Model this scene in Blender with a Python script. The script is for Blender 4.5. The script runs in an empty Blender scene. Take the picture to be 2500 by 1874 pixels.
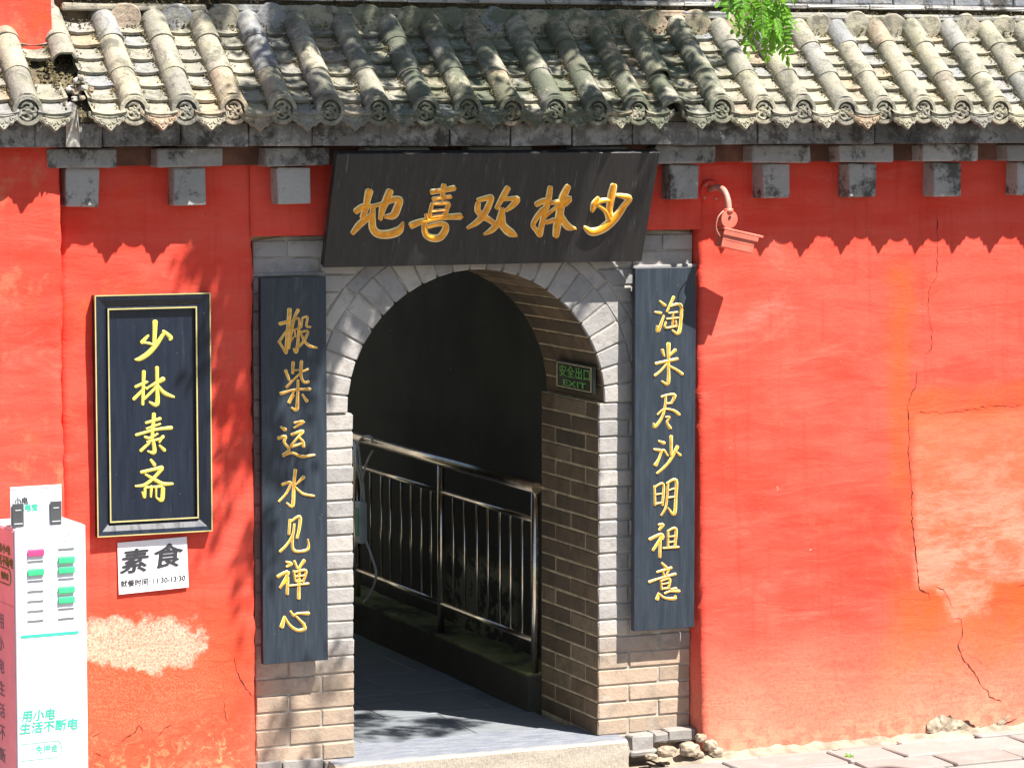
import bpy, bmesh, math, random
from mathutils import Vector, Matrix, noise
from math import radians, sin, cos, pi
random.seed(7)
scene = bpy.context.scene
COL = scene.collection

# ------------------------------------------------------------ camera, sky, sun, exposure
F = 7447.0; PSI = radians(22.9); PIT = math.atan(657 / F)
CAM = Vector((-5.415, -13.24, 2.994))
cam = bpy.data.cameras.new('camera'); camo = bpy.data.objects.new('camera', cam); COL.objects.link(camo)
cam.sensor_width = 36.0; cam.lens = 36.0 * F / 2500; cam.clip_end = 500; cam.clip_start = 0.1
camo.location = CAM; camo.rotation_euler = (pi / 2 - PIT, 0, -PSI)
scene.camera = camo
scene.render.resolution_x = 1024; scene.render.resolution_y = 767

SUN = Vector((0.60, -1.0, 1.95)).normalized()
world = bpy.data.worlds.new('World'); scene.world = world; world.use_nodes = True
wn = world.node_tree
sky = wn.nodes.new('ShaderNodeTexSky'); sky.sky_type = 'NISHITA'; sky.sun_disc = False
sky.sun_elevation = math.asin(SUN.z); sky.sun_rotation = math.atan2(SUN.x, SUN.y)
wn.links.new(sky.outputs[0], wn.nodes['Background'].inputs[0]); wn.nodes['Background'].inputs[1].default_value = 0.05
sl = bpy.data.lights.new('sun', 'SUN'); sl.energy = 4.9; sl.angle = radians(0.5); sl.color = (1.0, 0.95, 0.87)
so = bpy.data.objects.new('sun', sl); COL.objects.link(so); so.rotation_euler = SUN.to_track_quat('Z', 'Y').to_euler(); so.location = (6, -10, 20)
scene.view_settings.view_transform = 'Standard'; scene.view_settings.look = 'None'
scene.view_settings.exposure = 1.4; scene.view_settings.gamma = 1.0
try: scene.view_settings.use_curve_mapping = False
except Exception: pass

# measuring helper: the point where a sight line of the photograph (2500 x 1874) meets a real plane of the place
cp_, sp_, cy_, sy_ = cos(PIT), sin(PIT), cos(PSI), sin(PSI)
def _ray(px, py):
    a = (px - 1250) / F; b = -(py - 937) / F
    return Vector((sy_ * cp_, cy_ * cp_, -sp_)) + a * Vector((cy_, -sy_, 0)) + b * Vector((sy_ * sp_, cy_ * sp_, cp_))
def at(px, py, Y=0.0):
    r = _ray(px, py); return CAM + r * ((Y - CAM.y) / r.y)
def atx(px, py, X):
    r = _ray(px, py); return CAM + r * ((X - CAM.x) / r.x)
def at_plane(px, py, o, n):
    r = _ray(px, py); return CAM + r * ((o - CAM).dot(n) / r.dot(n))

# ------------------------------------------------------------ object helpers
def tag(o, label=None, cat=None, group=None, kind=None):
    if label: o['label'] = label
    if cat: o['category'] = cat
    if group: o['group'] = group
    if kind: o['kind'] = kind
    return o
def empty(name, loc=(0, 0, 0), label=None, cat=None, group=None, kind=None):
    o = bpy.data.objects.new(name, None); COL.objects.link(o); o.location = loc
    o.empty_display_size = 0.1
    return tag(o, label, cat, group, kind)
def link(name, me, m=None, parent=None, loc=(0, 0, 0), rot=(0, 0, 0), smooth=False):
    """loc is a world place; the parents here are never turned"""
    o = bpy.data.objects.new(name, me); COL.objects.link(o)
    if m and not me.materials: me.materials.append(m)
    loc = Vector(loc)
    if parent:
        o.parent = parent
        p = parent; off = Vector((0, 0, 0))
        while p: off += p.location; p = p.parent
        loc = loc - off
    o.location = loc; o.rotation_euler = rot
    if smooth:
        for p in me.polygons: p.use_smooth = True
    return o
def mesh(name, v, f, smooth=False):
    me = bpy.data.meshes.new(name); me.from_pydata([tuple(p) for p in v], [], f); me.update()
    if smooth:
        for p in me.polygons: p.use_smooth = True
    return me
def box_data(x0, x1, y0, y1, z0, z1):
    v = [(x0, y0, z0), (x1, y0, z0), (x1, y1, z0), (x0, y1, z0), (x0, y0, z1), (x1, y0, z1), (x1, y1, z1), (x0, y1, z1)]
    f = [(0, 3, 2, 1), (4, 5, 6, 7), (0, 1, 5, 4), (1, 2, 6, 5), (2, 3, 7, 6), (3, 0, 4, 7)]
    return v, f
def hexa(name, v, bev=0.003, jit=0.0, seg=1, rnd=random):
    """eight corners -> chamfered block"""
    f = [(0, 3, 2, 1), (4, 5, 6, 7), (0, 1, 5, 4), (1, 2, 6, 5), (2, 3, 7, 6), (3, 0, 4, 7)]
    bm = bmesh.new(); vs = [bm.verts.new(p) for p in v]
    for q in f: bm.faces.new([vs[i] for i in q])
    if bev: bmesh.ops.bevel(bm, geom=list(bm.edges), offset=bev, segments=seg, affect='EDGES', profile=0.6)
    if jit:
        for q in bm.verts: q.co += Vector([rnd.uniform(-jit, jit) for _ in range(3)])
    bmesh.ops.recalc_face_normals(bm, faces=bm.faces)
    me = bpy.data.meshes.new(name); bm.to_mesh(me); bm.free(); return me
_cache = {}
def block(dx, dy, dz, bev=0.004, jit=0.0012, m=None, nvar=4, seg=1):
    key = (round(dx, 3), round(dy, 3), round(dz, 3), bev, m.name if m else '', random.randrange(nvar))
    if key not in _cache:
        v, f = box_data(-dx / 2, dx / 2, -dy / 2, dy / 2, -dz / 2, dz / 2)
        me = hexa('block', v, bev, jit, seg)
        if m: me.materials.append(m)
        _cache[key] = me
    return _cache[key]
def join_data(parts):
    V = []; Fc = []
    for v, f in parts:
        o = len(V); V += list(v); Fc += [tuple(i + o for i in q) for q in f]
    return V, Fc
def tube_data(pts, rad, n=10, cap=True):
    pts = [Vector(p) for p in pts]
    if not hasattr(rad, '__len__'): rad = [rad] * len(pts)
    V = []; Fc = []; up = None
    for i, p in enumerate(pts):
        t = (pts[min(i + 1, len(pts) - 1)] - pts[max(i - 1, 0)]).normalized()
        if up is None: up = Vector((0, 0, 1)) if abs(t.z) < .9 else Vector((1, 0, 0))
        a = t.cross(up).normalized(); up = a.cross(t).normalized()
        for k in range(n):
            ang = 2 * pi * k / n
            V.append(p + rad[i] * (cos(ang) * a + sin(ang) * up))
    for i in range(len(pts) - 1):
        for k in range(n):
            k2 = (k + 1) % n
            Fc.append((i * n + k, i * n + k2, (i + 1) * n + k2, (i + 1) * n + k))
    if cap:
        Fc.append(tuple(range(n))[::-1]); Fc.append(tuple((len(pts) - 1) * n + k for k in range(n)))
    return V, Fc
def smooth_path(pts, sub=6):
    P = [Vector(p) for p in pts]
    if len(P) < 3: return P
    out = []
    for i in range(len(P) - 1):
        p0 = P[max(i - 1, 0)]; p1 = P[i]; p2 = P[i + 1]; p3 = P[min(i + 2, len(P) - 1)]
        for k in range(sub):
            t = k / sub
            out.append(0.5 * ((2 * p1) + (-p0 + p2) * t + (2 * p0 - 5 * p1 + 4 * p2 - p3) * t * t + (-p0 + 3 * p1 - 3 * p2 + p3) * t ** 3))
    out.append(P[-1]); return out

# ------------------------------------------------------------ material helpers
class NT:
    def __init__(s, name):
        s.m = bpy.data.materials.new(name); s.m.use_nodes = True; s.t = s.m.node_tree
        s.b = s.t.nodes['Principled BSDF']; s.out = s.t.nodes['Material Output']
        s.pos = s.new('ShaderNodeNewGeometry').outputs['Position']
        s._xyz = None
    def new(s, k): return s.t.nodes.new(k)
    def put(s, sock, v):
        if isinstance(v, bpy.types.NodeSocket): s.t.links.new(v, sock)
        elif isinstance(v, (tuple, list)) and len(v) == 3 and sock.type == 'RGBA': sock.default_value = (*v, 1)
        else: sock.default_value = v
    def xyz(s):
        if not s._xyz:
            n = s.new('ShaderNodeSeparateXYZ'); s.put(n.inputs[0], s.pos); s._xyz = n.outputs
        return s._xyz
    def math(s, op, a, b=0.0, c=None, clamp=False):
        n = s.new('ShaderNodeMath'); n.operation = op; n.use_clamp = clamp
        s.put(n.inputs[0], a); s.put(n.inputs[1], b)
        if c is not None: s.put(n.inputs[2], c)
        return n.outputs[0]
    def noise(s, scale, detail=4, rough=.55, dist=0.0, vec=None, stretch=None, off=0.0):
        v = vec if vec is not None else s.pos
        if stretch or off:
            mp = s.new('ShaderNodeMapping'); s.put(mp.inputs[0], v)
            if stretch: mp.inputs['Scale'].default_value = stretch
            mp.inputs['Location'].default_value = (off, off * .7, off * 1.3); v = mp.outputs[0]
        n = s.new('ShaderNodeTexNoise'); s.put(n.inputs['Vector'], v); n.inputs['Scale'].default_value = scale
        n.inputs['Detail'].default_value = detail; n.inputs['Roughness'].default_value = rough; n.inputs['Distortion'].default_value = dist
        return n.outputs['Fac']
    def voro(s, scale, feature='F1', rnd=1.0, out='Distance', stretch=None):
        n = s.new('ShaderNodeTexVoronoi'); n.feature = feature
        v = s.pos
        if stretch:
            mp = s.new('ShaderNodeMapping'); s.put(mp.inputs[0], v); mp.inputs['Scale'].default_value = stretch; v = mp.outputs[0]
        s.put(n.inputs['Vector'], v); n.inputs['Scale'].default_value = scale; n.inputs['Randomness'].default_value = rnd
        return n.outputs[out]
    def ramp(s, fac, lo, hi, a=0.0, b=1.0, smooth=True):
        n = s.new('ShaderNodeMapRange'); n.interpolation_type = 'SMOOTHSTEP' if smooth else 'LINEAR'
        s.put(n.inputs[0], fac); n.inputs[1].default_value = lo; n.inputs[2].default_value = hi
        n.inputs[3].default_value = a; n.inputs[4].default_value = b; return n.outputs[0]
    def mix(s, fac, a, b, mode='MIX'):
        n = s.new('ShaderNodeMix'); n.data_type = 'RGBA'; n.blend_type = mode; n.clamp_factor = True
        s.put(n.inputs[0], fac); s.put(n.inputs[6], a); s.put(n.inputs[7], b); return n.outputs[2]
    def rand(s): return s.new('ShaderNodeObjectInfo').outputs['Random']
    def boxmask(s, x0, x1, z0, z1, soft=.05, wob=.1, wscale=3.0, off=0.0):
        X, Y, Z = s.xyz()
        w = s.math('MULTIPLY', s.math('SUBTRACT', s.noise(wscale, 5, .6, off=off), .5), wob * 2)
        w2 = s.math('MULTIPLY', s.math('SUBTRACT', s.noise(wscale, 5, .6, off=off + 7.3), .5), wob * 2)
        x = s.math('ADD', X, w); z = s.math('ADD', Z, w2)
        m = s.math('MULTIPLY', s.ramp(x, x0 - soft, x0 + soft), s.ramp(x, x1 - soft, x1 + soft, 1, 0))
        m = s.math('MULTIPLY', m, s.ramp(z, z0 - soft, z0 + soft))
        return s.math('MULTIPLY', m, s.ramp(z, z1 - soft, z1 + soft, 1, 0))
    def blob(s, cx, cz, rx, rz, soft=.25, wob=.8, wscale=6.0, off=0.0, detail=6):
        X, Y, Z = s.xyz()
        a = s.math('DIVIDE', s.math('SUBTRACT', X, cx), rx); b = s.math('DIVIDE', s.math('SUBTRACT', Z, cz), rz)
        d = s.math('SQRT', s.math('ADD', s.math('MULTIPLY', a, a), s.math('MULTIPLY', b, b)))
        d = s.math('ADD', d, s.math('MULTIPLY', s.math('SUBTRACT', s.noise(wscale, detail, .65, off=off), .5), wob * 2))
        return s.ramp(d, 1 - soft, 1 + soft, 1, 0)
    def bump(s, h, strength=.4, dist=.01, normal=None):
        n = s.new('ShaderNodeBump'); n.inputs['Strength'].default_value = strength; n.inputs['Distance'].default_value = dist
        s.put(n.inputs['Height'], h)
        if normal: s.put(n.inputs['Normal'], normal)
        return n.outputs[0]
    def done(s, col, rough=.8, normal=None, metal=0.0, spec=.5):
        s.put(s.b.inputs['Base Color'], col); s.put(s.b.inputs['Roughness'], rough); s.b.inputs['Metallic'].default_value = metal
        s.b.inputs['Specular IOR Level'].default_value = spec
        if normal: s.put(s.b.inputs['Normal'], normal)
        return s.m

def m_plain(name, c, rough=.5, metal=0.0, var=.12, scale=12, bump=.0, spec=.5, bscale=60):
    n = NT(name)
    f = n.ramp(n.noise(scale, 4), .3, .7)
    col = n.mix(f, tuple(x * (1 - var) for x in c), tuple(min(1, x * (1 + var)) for x in c))
    nm = n.bump(n.noise(bscale, 3), bump, .004) if bump else None
    return n.done(col, rough, nm, metal, spec)

def m_redwall():
    n = NT('red_lime_plaster'); X, Y, Z = n.xyz()
    big = n.ramp(n.noise(1.3, 5, .55, .4), .3, .7); mid = n.ramp(n.noise(4.5, 5, .6, stretch=(.5, 1, 2.2)), .33, .72)
    col = n.mix(big, (.66, .054, .034), (.70, .076, .052))
    col = n.mix(n.math('MULTIPLY', mid, .55), col, (.74, .118, .084))
    streaks = n.ramp(n.noise(7, 5, .6, stretch=(3.5, 1, .22), off=61), .52, .74)
    col = n.mix(n.math('MULTIPLY', streaks, .30), col, (.46, .040, .024))
    smear = n.ramp(n.noise(2.1, 7, .72, 1.2, stretch=(.55, 1, 1.5), off=71), .54, .74)
    col = n.mix(n.math('MULTIPLY', smear, .55), col, (.78, .19, .145))
    # orange earthy zones
    o1 = n.boxmask(2.16, 2.32, -.3, 2.25, .07, .22, 1.8, 3)
    o2 = n.math('MAXIMUM', n.boxmask(2.20, 3.6, .16, .66, .07, .13, 2.5, 11), n.math('MULTIPLY', n.boxmask(2.25, 3.6, 1.42, 1.64, .04, .05, 3.5, 41), .8))
    o3 = n.ramp(n.noise(2.6, 4, .6, off=21), .55, .72)
    o3 = n.math('MULTIPLY', o3, n.ramp(X, -1.2, -1.6))
    om = n.math('MAXIMUM', n.math('MAXIMUM', n.math('MULTIPLY', o1, .8), o2), n.math('MULTIPLY', o3, .7))
    col = n.mix(n.math('MULTIPLY', om, n.ramp(n.noise(3.2, 6, .7, .5, stretch=(1, 1, .6), off=51), .30, .62, .25, .9)), col, (.68, .095, .026))
    lz = n.math('MULTIPLY', n.ramp(X, -1.0, -1.3), n.ramp(Z, 1.05, .55))
    col = n.mix(n.math('MULTIPLY', lz, .65), col, (.60, .066, .020))
    # repaired patch on the right, paler with chalky wipes
    pat = n.boxmask(2.325, 3.7, .64, 1.50, .030, .045, 5.0, 5)
    pat2 = n.blob(2.62, .64, .16, .17, .25, .8, 6.0, 9)
    pat = n.math('MAXIMUM', pat, pat2)
    chalk = n.ramp(n.noise(5.0, 8, .74, .3, stretch=(.6, 1, 1.5), off=2), .40, .62)
    chalk = n.math('MULTIPLY', chalk, n.ramp(Z, 1.6, .8, .15, 1.0))
    pc = n.mix(chalk, (.68, .125, .062), (.72, .255, .175))
    col = n.mix(n.math('MULTIPLY', pat, .85), col, pc)
    # pale damp foot of the wall
    ft = n.math('ADD', Z, n.math('MULTIPLY', n.math('SUBTRACT', n.noise(3.0, 6, .6, off=31), .5), .42))
    gr = n.noise(55, 5, .75)
    foot = n.math('MULTIPLY', n.ramp(ft, .62, -.02), n.ramp(X, -1.3, .8, .25, 1.0))
    col = n.mix(n.math('MULTIPLY', foot, n.ramp(gr, .25, .6, .35, .9)), col, (.64, .215, .140))
    foot2 = n.math('MULTIPLY', n.ramp(ft, .10, -.09), n.ramp(n.noise(14, 6, .7), .42, .58))
    col = n.mix(n.math('MULTIPLY', foot2, .5), col, (.54, .38, .245))
    # cream peel by the kiosk and scaly foot of the left wall
    pe = n.math('MAXIMUM', n.blob(-1.84, .645, .20, .095, .16, .95, 9, 13), n.blob(-1.58, .62, .22, .12, .14, .85, 9, 17))
    pe = n.math('MULTIPLY', pe, n.ramp(n.noise(120, 5, .85), .40, .52, .25, 1.0))
    halo = n.blob(-1.70, .48, .45, .26, .35, .5, 5, 19)
    col = n.mix(n.math('MULTIPLY', halo, n.ramp(n.noise(170, 5, .9), .48, .60, 0, .7)), col, (.60, .25, .14))
    col = n.mix(n.math('MULTIPLY', pe, .92), col, n.mix(n.noise(30, 5, .7), (.56, .38, .27), (.66, .53, .41)))
    sc = n.math('MULTIPLY', n.math('MULTIPLY', n.ramp(X, -1.1, -1.3), n.ramp(ft, .33, .0)), n.ramp(n.noise(16, 7, .72, 1.0), .50, .60))
    col = n.mix(n.math('MULTIPLY', sc, .85), col, (.50, .31, .16))
    dk = n.math('MULTIPLY', n.math('MULTIPLY', n.ramp(X, -1.1, -1.3), n.ramp(ft, .38, .05)), n.ramp(n.math('ABSOLUTE', n.math('SUBTRACT', n.noise(11, 6, .7, 1.2, off=4), .5)), .012, .0))
    col = n.mix(n.math('MULTIPLY', dk, .8), col, (.10, .04, .02))
    # weathered pits on the leftmost stretch
    pit = n.math('MULTIPLY', n.ramp(X, -1.98, -2.02), n.ramp(n.noise(80, 3, .7), .66, .72))
    col = n.mix(n.math('MULTIPLY', pit, n.ramp(n.noise(4, 3), .45, .6)), col, (.16, .04, .03))
    pale = n.math('MULTIPLY', n.ramp(n.noise(6, 6, .7, off=8), .52, .70), n.ramp(X, -1.98, -2.05, .2, .8))
    col = n.mix(pale, col, (.62, .155, .09))
    # chips and specks
    sp = n.math('MULTIPLY', n.ramp(n.noise(34, 4, .75, 1.0, off=83), .715, .735), n.ramp(n.noise(1.8, 2, off=14), .46, .54))
    col = n.mix(sp, col, (.74, .50, .40))
    d2 = n.voro(6.3, stretch=(1.1, 1.3, 1.2)); sp2 = n.math('MULTIPLY', n.ramp(n.math('ADD', d2, n.math('MULTIPLY', n.noise(80, 5, .75), .15)), .105, .092), n.ramp(n.noise(2.4, 2, off=40), .53, .58))
    col = n.mix(sp2, col, (.10, .03, .02))
    # thin run-off marks from the eave
    h = n.math('ADD', n.math('MULTIPLY', n.noise(5, 6, .6, .6, stretch=(.5, 1, 1.8)), 1.0), n.math('MULTIPLY', n.noise(45, 6, .75), .30))
    h = n.math('SUBTRACT', h, n.math('MULTIPLY', n.math('MAXIMUM', n.math('MAXIMUM', pe, sc), n.math('MULTIPLY', pat, .25)), .35))
    h = n.math('SUBTRACT', h, n.math('MULTIPLY', n.math('MAXIMUM', sp, n.math('MAXIMUM', dk, pit)), .35))
    return n.done(col, .9, n.bump(h, .42, .020), spec=.03)

def m_brick(name, warm=False):
    n = NT(name); X, Y, Z = n.xyz(); r = n.rand()
    if warm:
        a, b, c = (.17, .125, .085), (.105, .085, .065), (.20, .16, .115)
    else:
        a, b, c = (.375, .35, .335), (.28, .275, .275), (.44, .41, .38)
    col = n.mix(r, a, b)
    r2 = n.math('FRACT', n.math('MULTIPLY', r, 7.31)); col = n.mix(n.ramp(r2, .5, .9), col, c)
    low = n.ramp(n.math('ADD', Z, n.math('MULTIPLY', n.noise(3, 4), .2)), .66, .42)
    if not warm: col = n.mix(n.math('MULTIPLY', low, .9), col, n.mix(r, (.43, .315, .23), (.35, .265, .195)))
    st = n.ramp(n.noise(9, 7, .72), .46, .68); col = n.mix(n.math('MULTIPLY', st, .42), col, (.13, .125, .115) if not warm else (.07, .06, .045))
    eff = n.ramp(n.noise(5, 6, .7, off=6), .56, .70); col = n.mix(n.math('MULTIPLY', eff, .3), col, (.55, .52, .48) if not warm else (.25, .19, .12))
    sp = n.ramp(n.noise(120, 3, .7), .62, .72); col = n.mix(n.math('MULTIPLY', sp, .35), col, (.12, .11, .10))
    # brick faces inside the passage: warm brown shade put into their colour
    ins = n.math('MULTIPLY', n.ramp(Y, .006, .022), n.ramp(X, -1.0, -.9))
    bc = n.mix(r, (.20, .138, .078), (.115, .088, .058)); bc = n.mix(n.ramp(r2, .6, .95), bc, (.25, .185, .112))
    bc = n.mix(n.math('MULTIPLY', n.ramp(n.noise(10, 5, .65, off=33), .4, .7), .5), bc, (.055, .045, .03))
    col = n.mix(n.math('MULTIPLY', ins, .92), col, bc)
    h = n.math('ADD', n.noise(45, 5, .7), n.math('MULTIPLY', n.noise(12, 4), .8))
    return n.done(col, .9, n.bump(h, .55, .007), spec=.12)

def m_tile(name='weathered_grey_tile', scale=1.0):
    n = NT(name); X, Y, Z = n.xyz(); r = n.rand()
    col = n.mix(r, (.40, .365, .285), (.25, .24, .215)); r2 = n.math('FRACT', n.math('MULTIPLY', r, 5.77))
    col = n.mix(n.ramp(r2, .72, .95), col, (.26, .27, .30))
    col = n.mix(n.ramp(n.math('FRACT', n.math('MULTIPLY', r, 11.3)), .75, .95), col, (.40, .30, .215))
    lich = n.ramp(n.noise(7, 6, .68, .3), .42, .66); col = n.mix(n.math('MULTIPLY', lich, .28), col, (.41, .39, .215))
    dark = n.ramp(n.noise(11, 7, .75, .4, off=5), .48, .64); col = n.mix(n.math('MULTIPLY', dark, .75), col, (.085, .085, .072))
    pal = n.ramp(n.noise(15, 5, .7, off=9), .58, .74); col = n.mix(n.math('MULTIPLY', pal, .7), col, (.54, .52, .46))
    # moss thrives where the tree stands over the roof
    under = n.math('MULTIPLY', n.ramp(X, -1.0, -.3), n.ramp(X, 1.45, .95))
    mo = n.ramp(n.math('ADD', n.noise(6, 7, .7, .4, off=15), n.math('MULTIPLY', under, .10)), .50, .62)
    col = n.mix(n.math('MULTIPLY', mo, n.math('ADD', .25, n.math('MULTIPLY', under, .55))), col, n.mix(n.noise(20, 3), (.05, .07, .05), (.11, .13, .085)))
    gr = n.ramp(n.noise(140, 4, .8, off=3), .36, .62); col = n.mix(n.math('MULTIPLY', n.math('SUBTRACT', 1.0, gr), .35), col, (.10, .09, .07))
    h = n.math('ADD', n.math('ADD', n.noise(60, 5, .75), n.noise(16, 4, .6)), n.math('MULTIPLY', n.noise(160, 3, .7), .5))
    return n.done(col, .88, n.bump(h, .75, .007), spec=.2)

def m_greyslab(name='grey_eave_brick', c=(.155, .145, .135)):
    n = NT(name); r = n.rand()
    col = n.mix(r, tuple(x * .75 for x in c), tuple(x * 1.35 for x in c))
    col = n.mix(n.math('MULTIPLY', n.ramp(n.noise(9, 7, .75), .47, .62), .75), col, (.36, .35, .33))
    col = n.mix(n.math('MULTIPLY', n.ramp(n.noise(7, 7, .75, off=3), .50, .62), .85), col, (.045, .04, .035))
    col = n.mix(n.math('MULTIPLY', n.ramp(n.noise(13, 6, .7, off=13), .60, .70), .5), col, (.26, .20, .11))
    fl = n.ramp(n.noise(10, 5, .7, off=27), .66, .69); col = n.mix(n.math('MULTIPLY', fl, .8), col, (.55, .55, .54))
    h = n.math('ADD', n.noise(50, 5, .7), n.noise(10, 4))
    return n.done(col, .85, n.bump(h, .9, .010), spec=.2)

def m_board(name, c, rough=.32, st_amt=.22):
    n = NT(name)
    g = n.ramp(n.noise(14, 6, .65, stretch=(6, 1, .35)), .35, .7)
    col = n.mix(g, tuple(x * .84 for x in c), tuple(x * 1.28 for x in c))
    streak = n.ramp(n.noise(20, 5, .6, stretch=(4, 1, .18), off=4), .62, .72)
    col = n.mix(n.math('MULTIPLY', streak, st_amt), col, (.12, .14, .15))
    sp = n.ramp(n.noise(90, 2, .5), .76, .80); col = n.mix(n.math('MULTIPLY', sp, .5), col, (.3, .3, .3))
    ro = n.ramp(n.noise(9, 5, .6, stretch=(3, 1, .5)), .3, .7, rough * .8, rough * 1.5)
    return n.done(col, ro, n.bump(n.noise(40, 4, .6, stretch=(5, 1, .3)), .12, .003), spec=.5)

M = {}
M['red'] = m_redwall()
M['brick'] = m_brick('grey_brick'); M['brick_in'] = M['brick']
M['mortar'] = m_plain('lime_mortar', (.36, .33, .28), .95, bump=.6, bscale=90, var=.3)
M['mortar_in'] = m_plain('cream_mortar', (.52, .42, .26), .95, bump=.6, bscale=90, var=.3)
M['white_mortar'] = m_plain('white_mortar', (.44, .42, .38), .95, bump=.9, bscale=50, var=.35, scale=20)
M['tile'] = m_tile()
M['eave'] = m_greyslab(); M['corbel'] = m_greyslab('grey_corbel_brick', (.30, .295, .285))
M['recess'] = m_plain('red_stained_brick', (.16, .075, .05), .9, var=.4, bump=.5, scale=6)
M['ridge'] = m_greyslab('grey_ridge_stone', (.36, .35, .34))
M['ridge_dark'] = m_greyslab('blue_grey_ridge_stone', (.17, .18, .20))
M['name_board'] = m_board('black_lacquer_name_board', (.024, .023, .023), .48, .60)
M['couplet'] = m_board('blue_black_lacquer', (.020, .029, .042), .40)
M['framed'] = m_board('navy_black_panel', (.008, .013, .026), .30)
M['frame'] = m_board('black_frame', (.010, .014, .026), .28)
M['orange'] = m_plain('orange_gold_paint', (.95, .35, .016), .38, var=.22, scale=30, bump=.15)
M['gold_rim'] = m_plain('pale_gold_rim', (.95, .76, .40), .5, var=.2, scale=30)
M['gold'] = m_plain('gold_paint', (.78, .37, .03), .4, var=.25, scale=30)
M['yellow'] = m_plain('lemon_gold_paint', (.72, .60, .10), .5, var=.08, scale=30)
M['goldline'] = m_plain('gold_line', (.46, .41, .17), .5)
M['paper'] = m_plain('white_paper', (.80, .80, .82), .7, var=.02)
M['ink'] = m_plain('black_ink', (.03, .03, .035), .7)
M['steel'] = m_plain('stainless_steel', (.86, .76, .62), .24, metal=1.0, var=.15)
M['darkwall'] = None
M['white'] = m_plain('white_cabinet_paint', (.72, .72, .76), .35, var=.01)
M['pink'] = m_plain('pink_side_panel', (.82, .46, .54), .35, var=.06)
M['teal'] = m_plain('teal_print', (.04, .52, .34), .5)
M['green'] = m_plain('green_power_bank', (.05, .58, .22), .35)
M['magenta'] = m_plain('pink_power_bank', (.70, .06, .20), .35)
M['slot'] = m_plain('slot_grey', (.22, .22, .24), .5)
M['greyprint'] = m_plain('pale_grey_print', (.55, .56, .60), .5)
M['darkcard'] = m_plain('charcoal_card', (.06, .065, .07), .5)
M['greenprint'] = m_plain('dark_green_print', (.14, .22, .04), .5)
M['cctv'] = m_plain('salmon_painted_metal', (.60, .135, .09), .5, var=.15, bump=.1)
M['cctv_dark'] = m_plain('dark_glass', (.02, .02, .02), .15)
M['arm'] = m_plain('faded_pink_painted_pipe', (.50, .22, .17), .5, var=.3, bump=.2)
M['exit_black'] = m_plain('exit_panel', (.006, .009, .008), .3)
M['exit_green'] = m_plain('exit_green', (.16, .46, .09), .5)
M['cable'] = m_plain('grey_cable', (.75, .76, .74), .5)
M['adapter'] = m_plain('pale_blue_adapter', (.70, .80, .82), .5)
M['void'] = m_plain('earth_bed', (.10, .08, .05), 1.0, var=.4, bump=.8)

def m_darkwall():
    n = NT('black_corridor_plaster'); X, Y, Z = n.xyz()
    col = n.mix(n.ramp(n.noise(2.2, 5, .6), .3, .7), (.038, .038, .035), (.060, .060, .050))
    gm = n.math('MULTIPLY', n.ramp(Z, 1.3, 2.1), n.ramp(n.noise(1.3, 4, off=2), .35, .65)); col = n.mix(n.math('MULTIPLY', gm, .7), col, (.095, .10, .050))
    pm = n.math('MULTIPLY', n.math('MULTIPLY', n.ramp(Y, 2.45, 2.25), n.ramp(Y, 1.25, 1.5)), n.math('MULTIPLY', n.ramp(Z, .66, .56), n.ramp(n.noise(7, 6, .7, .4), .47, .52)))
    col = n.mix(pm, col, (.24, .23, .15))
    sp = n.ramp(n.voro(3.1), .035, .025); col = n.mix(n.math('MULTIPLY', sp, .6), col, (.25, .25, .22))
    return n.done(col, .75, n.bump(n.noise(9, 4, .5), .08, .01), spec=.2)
M['darkwall'] = m_darkwall()
def m_floor():
    n = NT('blue_grey_stone_tile'); r = n.rand()
    col = n.mix(r, (.18, .195, .215), (.225, .24, .255))
    col = n.mix(n.math('MULTIPLY', n.ramp(n.noise(5, 6, .65, stretch=(1, 2.5, 1)), .4, .7), .45), col, (.09, .105, .125))
    X, Y, Z = n.xyz()
    col = n.mix(n.math('MULTIPLY', n.ramp(Y, 1.6, 2.9), .6), col, (.16, .17, .075))  # greenish light at the back put into the floor colour
    return n.done(col, .55, n.bump(n.noise(30, 5, .6, stretch=(1, 3, 1)), .25, .004), spec=.4)
M['floor'] = m_floor()
def m_step():
    n = NT('tooled_limestone'); X, Y, Z = n.xyz()
    front = n.ramp(Z, -.004, -.012)
    top = n.mix(n.ramp(n.noise(7, 6, .7, stretch=(1, 4, 1)), .35, .65), (.15, .165, .205), (.24, .25, .28))  # bluish sky reflection put into the colour of the top face
    fr = n.mix(n.noise(8, 6, .7), (.36, .315, .26), (.45, .405, .345))
    chis = n.noise(60, 2, .5, stretch=(5, 1, .8)); fr = n.mix(n.math('MULTIPLY', n.ramp(chis, .5, .62), .35), fr, (.24, .20, .16))
    edge = n.ramp(n.math('ADD', Y, n.math('MULTIPLY', n.noise(6, 4), .06)), -.06, -.085)
    top = n.mix(edge, top, (.30, .28, .25))
    col = n.mix(front, top, fr)
    return n.done(col, .75, n.bump(n.math('ADD', chis, n.noise(40, 4)), .6, .006), spec=.3)
M['step'] = m_step()
def m_pave():
    n = NT('pale_worn_limestone'); r = n.rand()
    col = n.mix(r, (.215, .198, .185), (.285, .265, .25))
    col = n.mix(n.math('MULTIPLY', n.ramp(n.noise(7, 6, .7), .45, .7), .5), col, (.31, .30, .29))
    col = n.mix(n.math('MULTIPLY', n.ramp(n.noise(14, 6, .7, off=4), .55, .7), .5), col, (.27, .215, .155))
    return n.done(col, .85, n.bump(n.noise(30, 6, .7), .6, .008), spec=.3)
M['pave'] = m_pave()
M['earth'] = m_plain('dusty_ground', (.26, .215, .16), .95, var=.35, scale=14, bump=.8, bscale=40)
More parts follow.
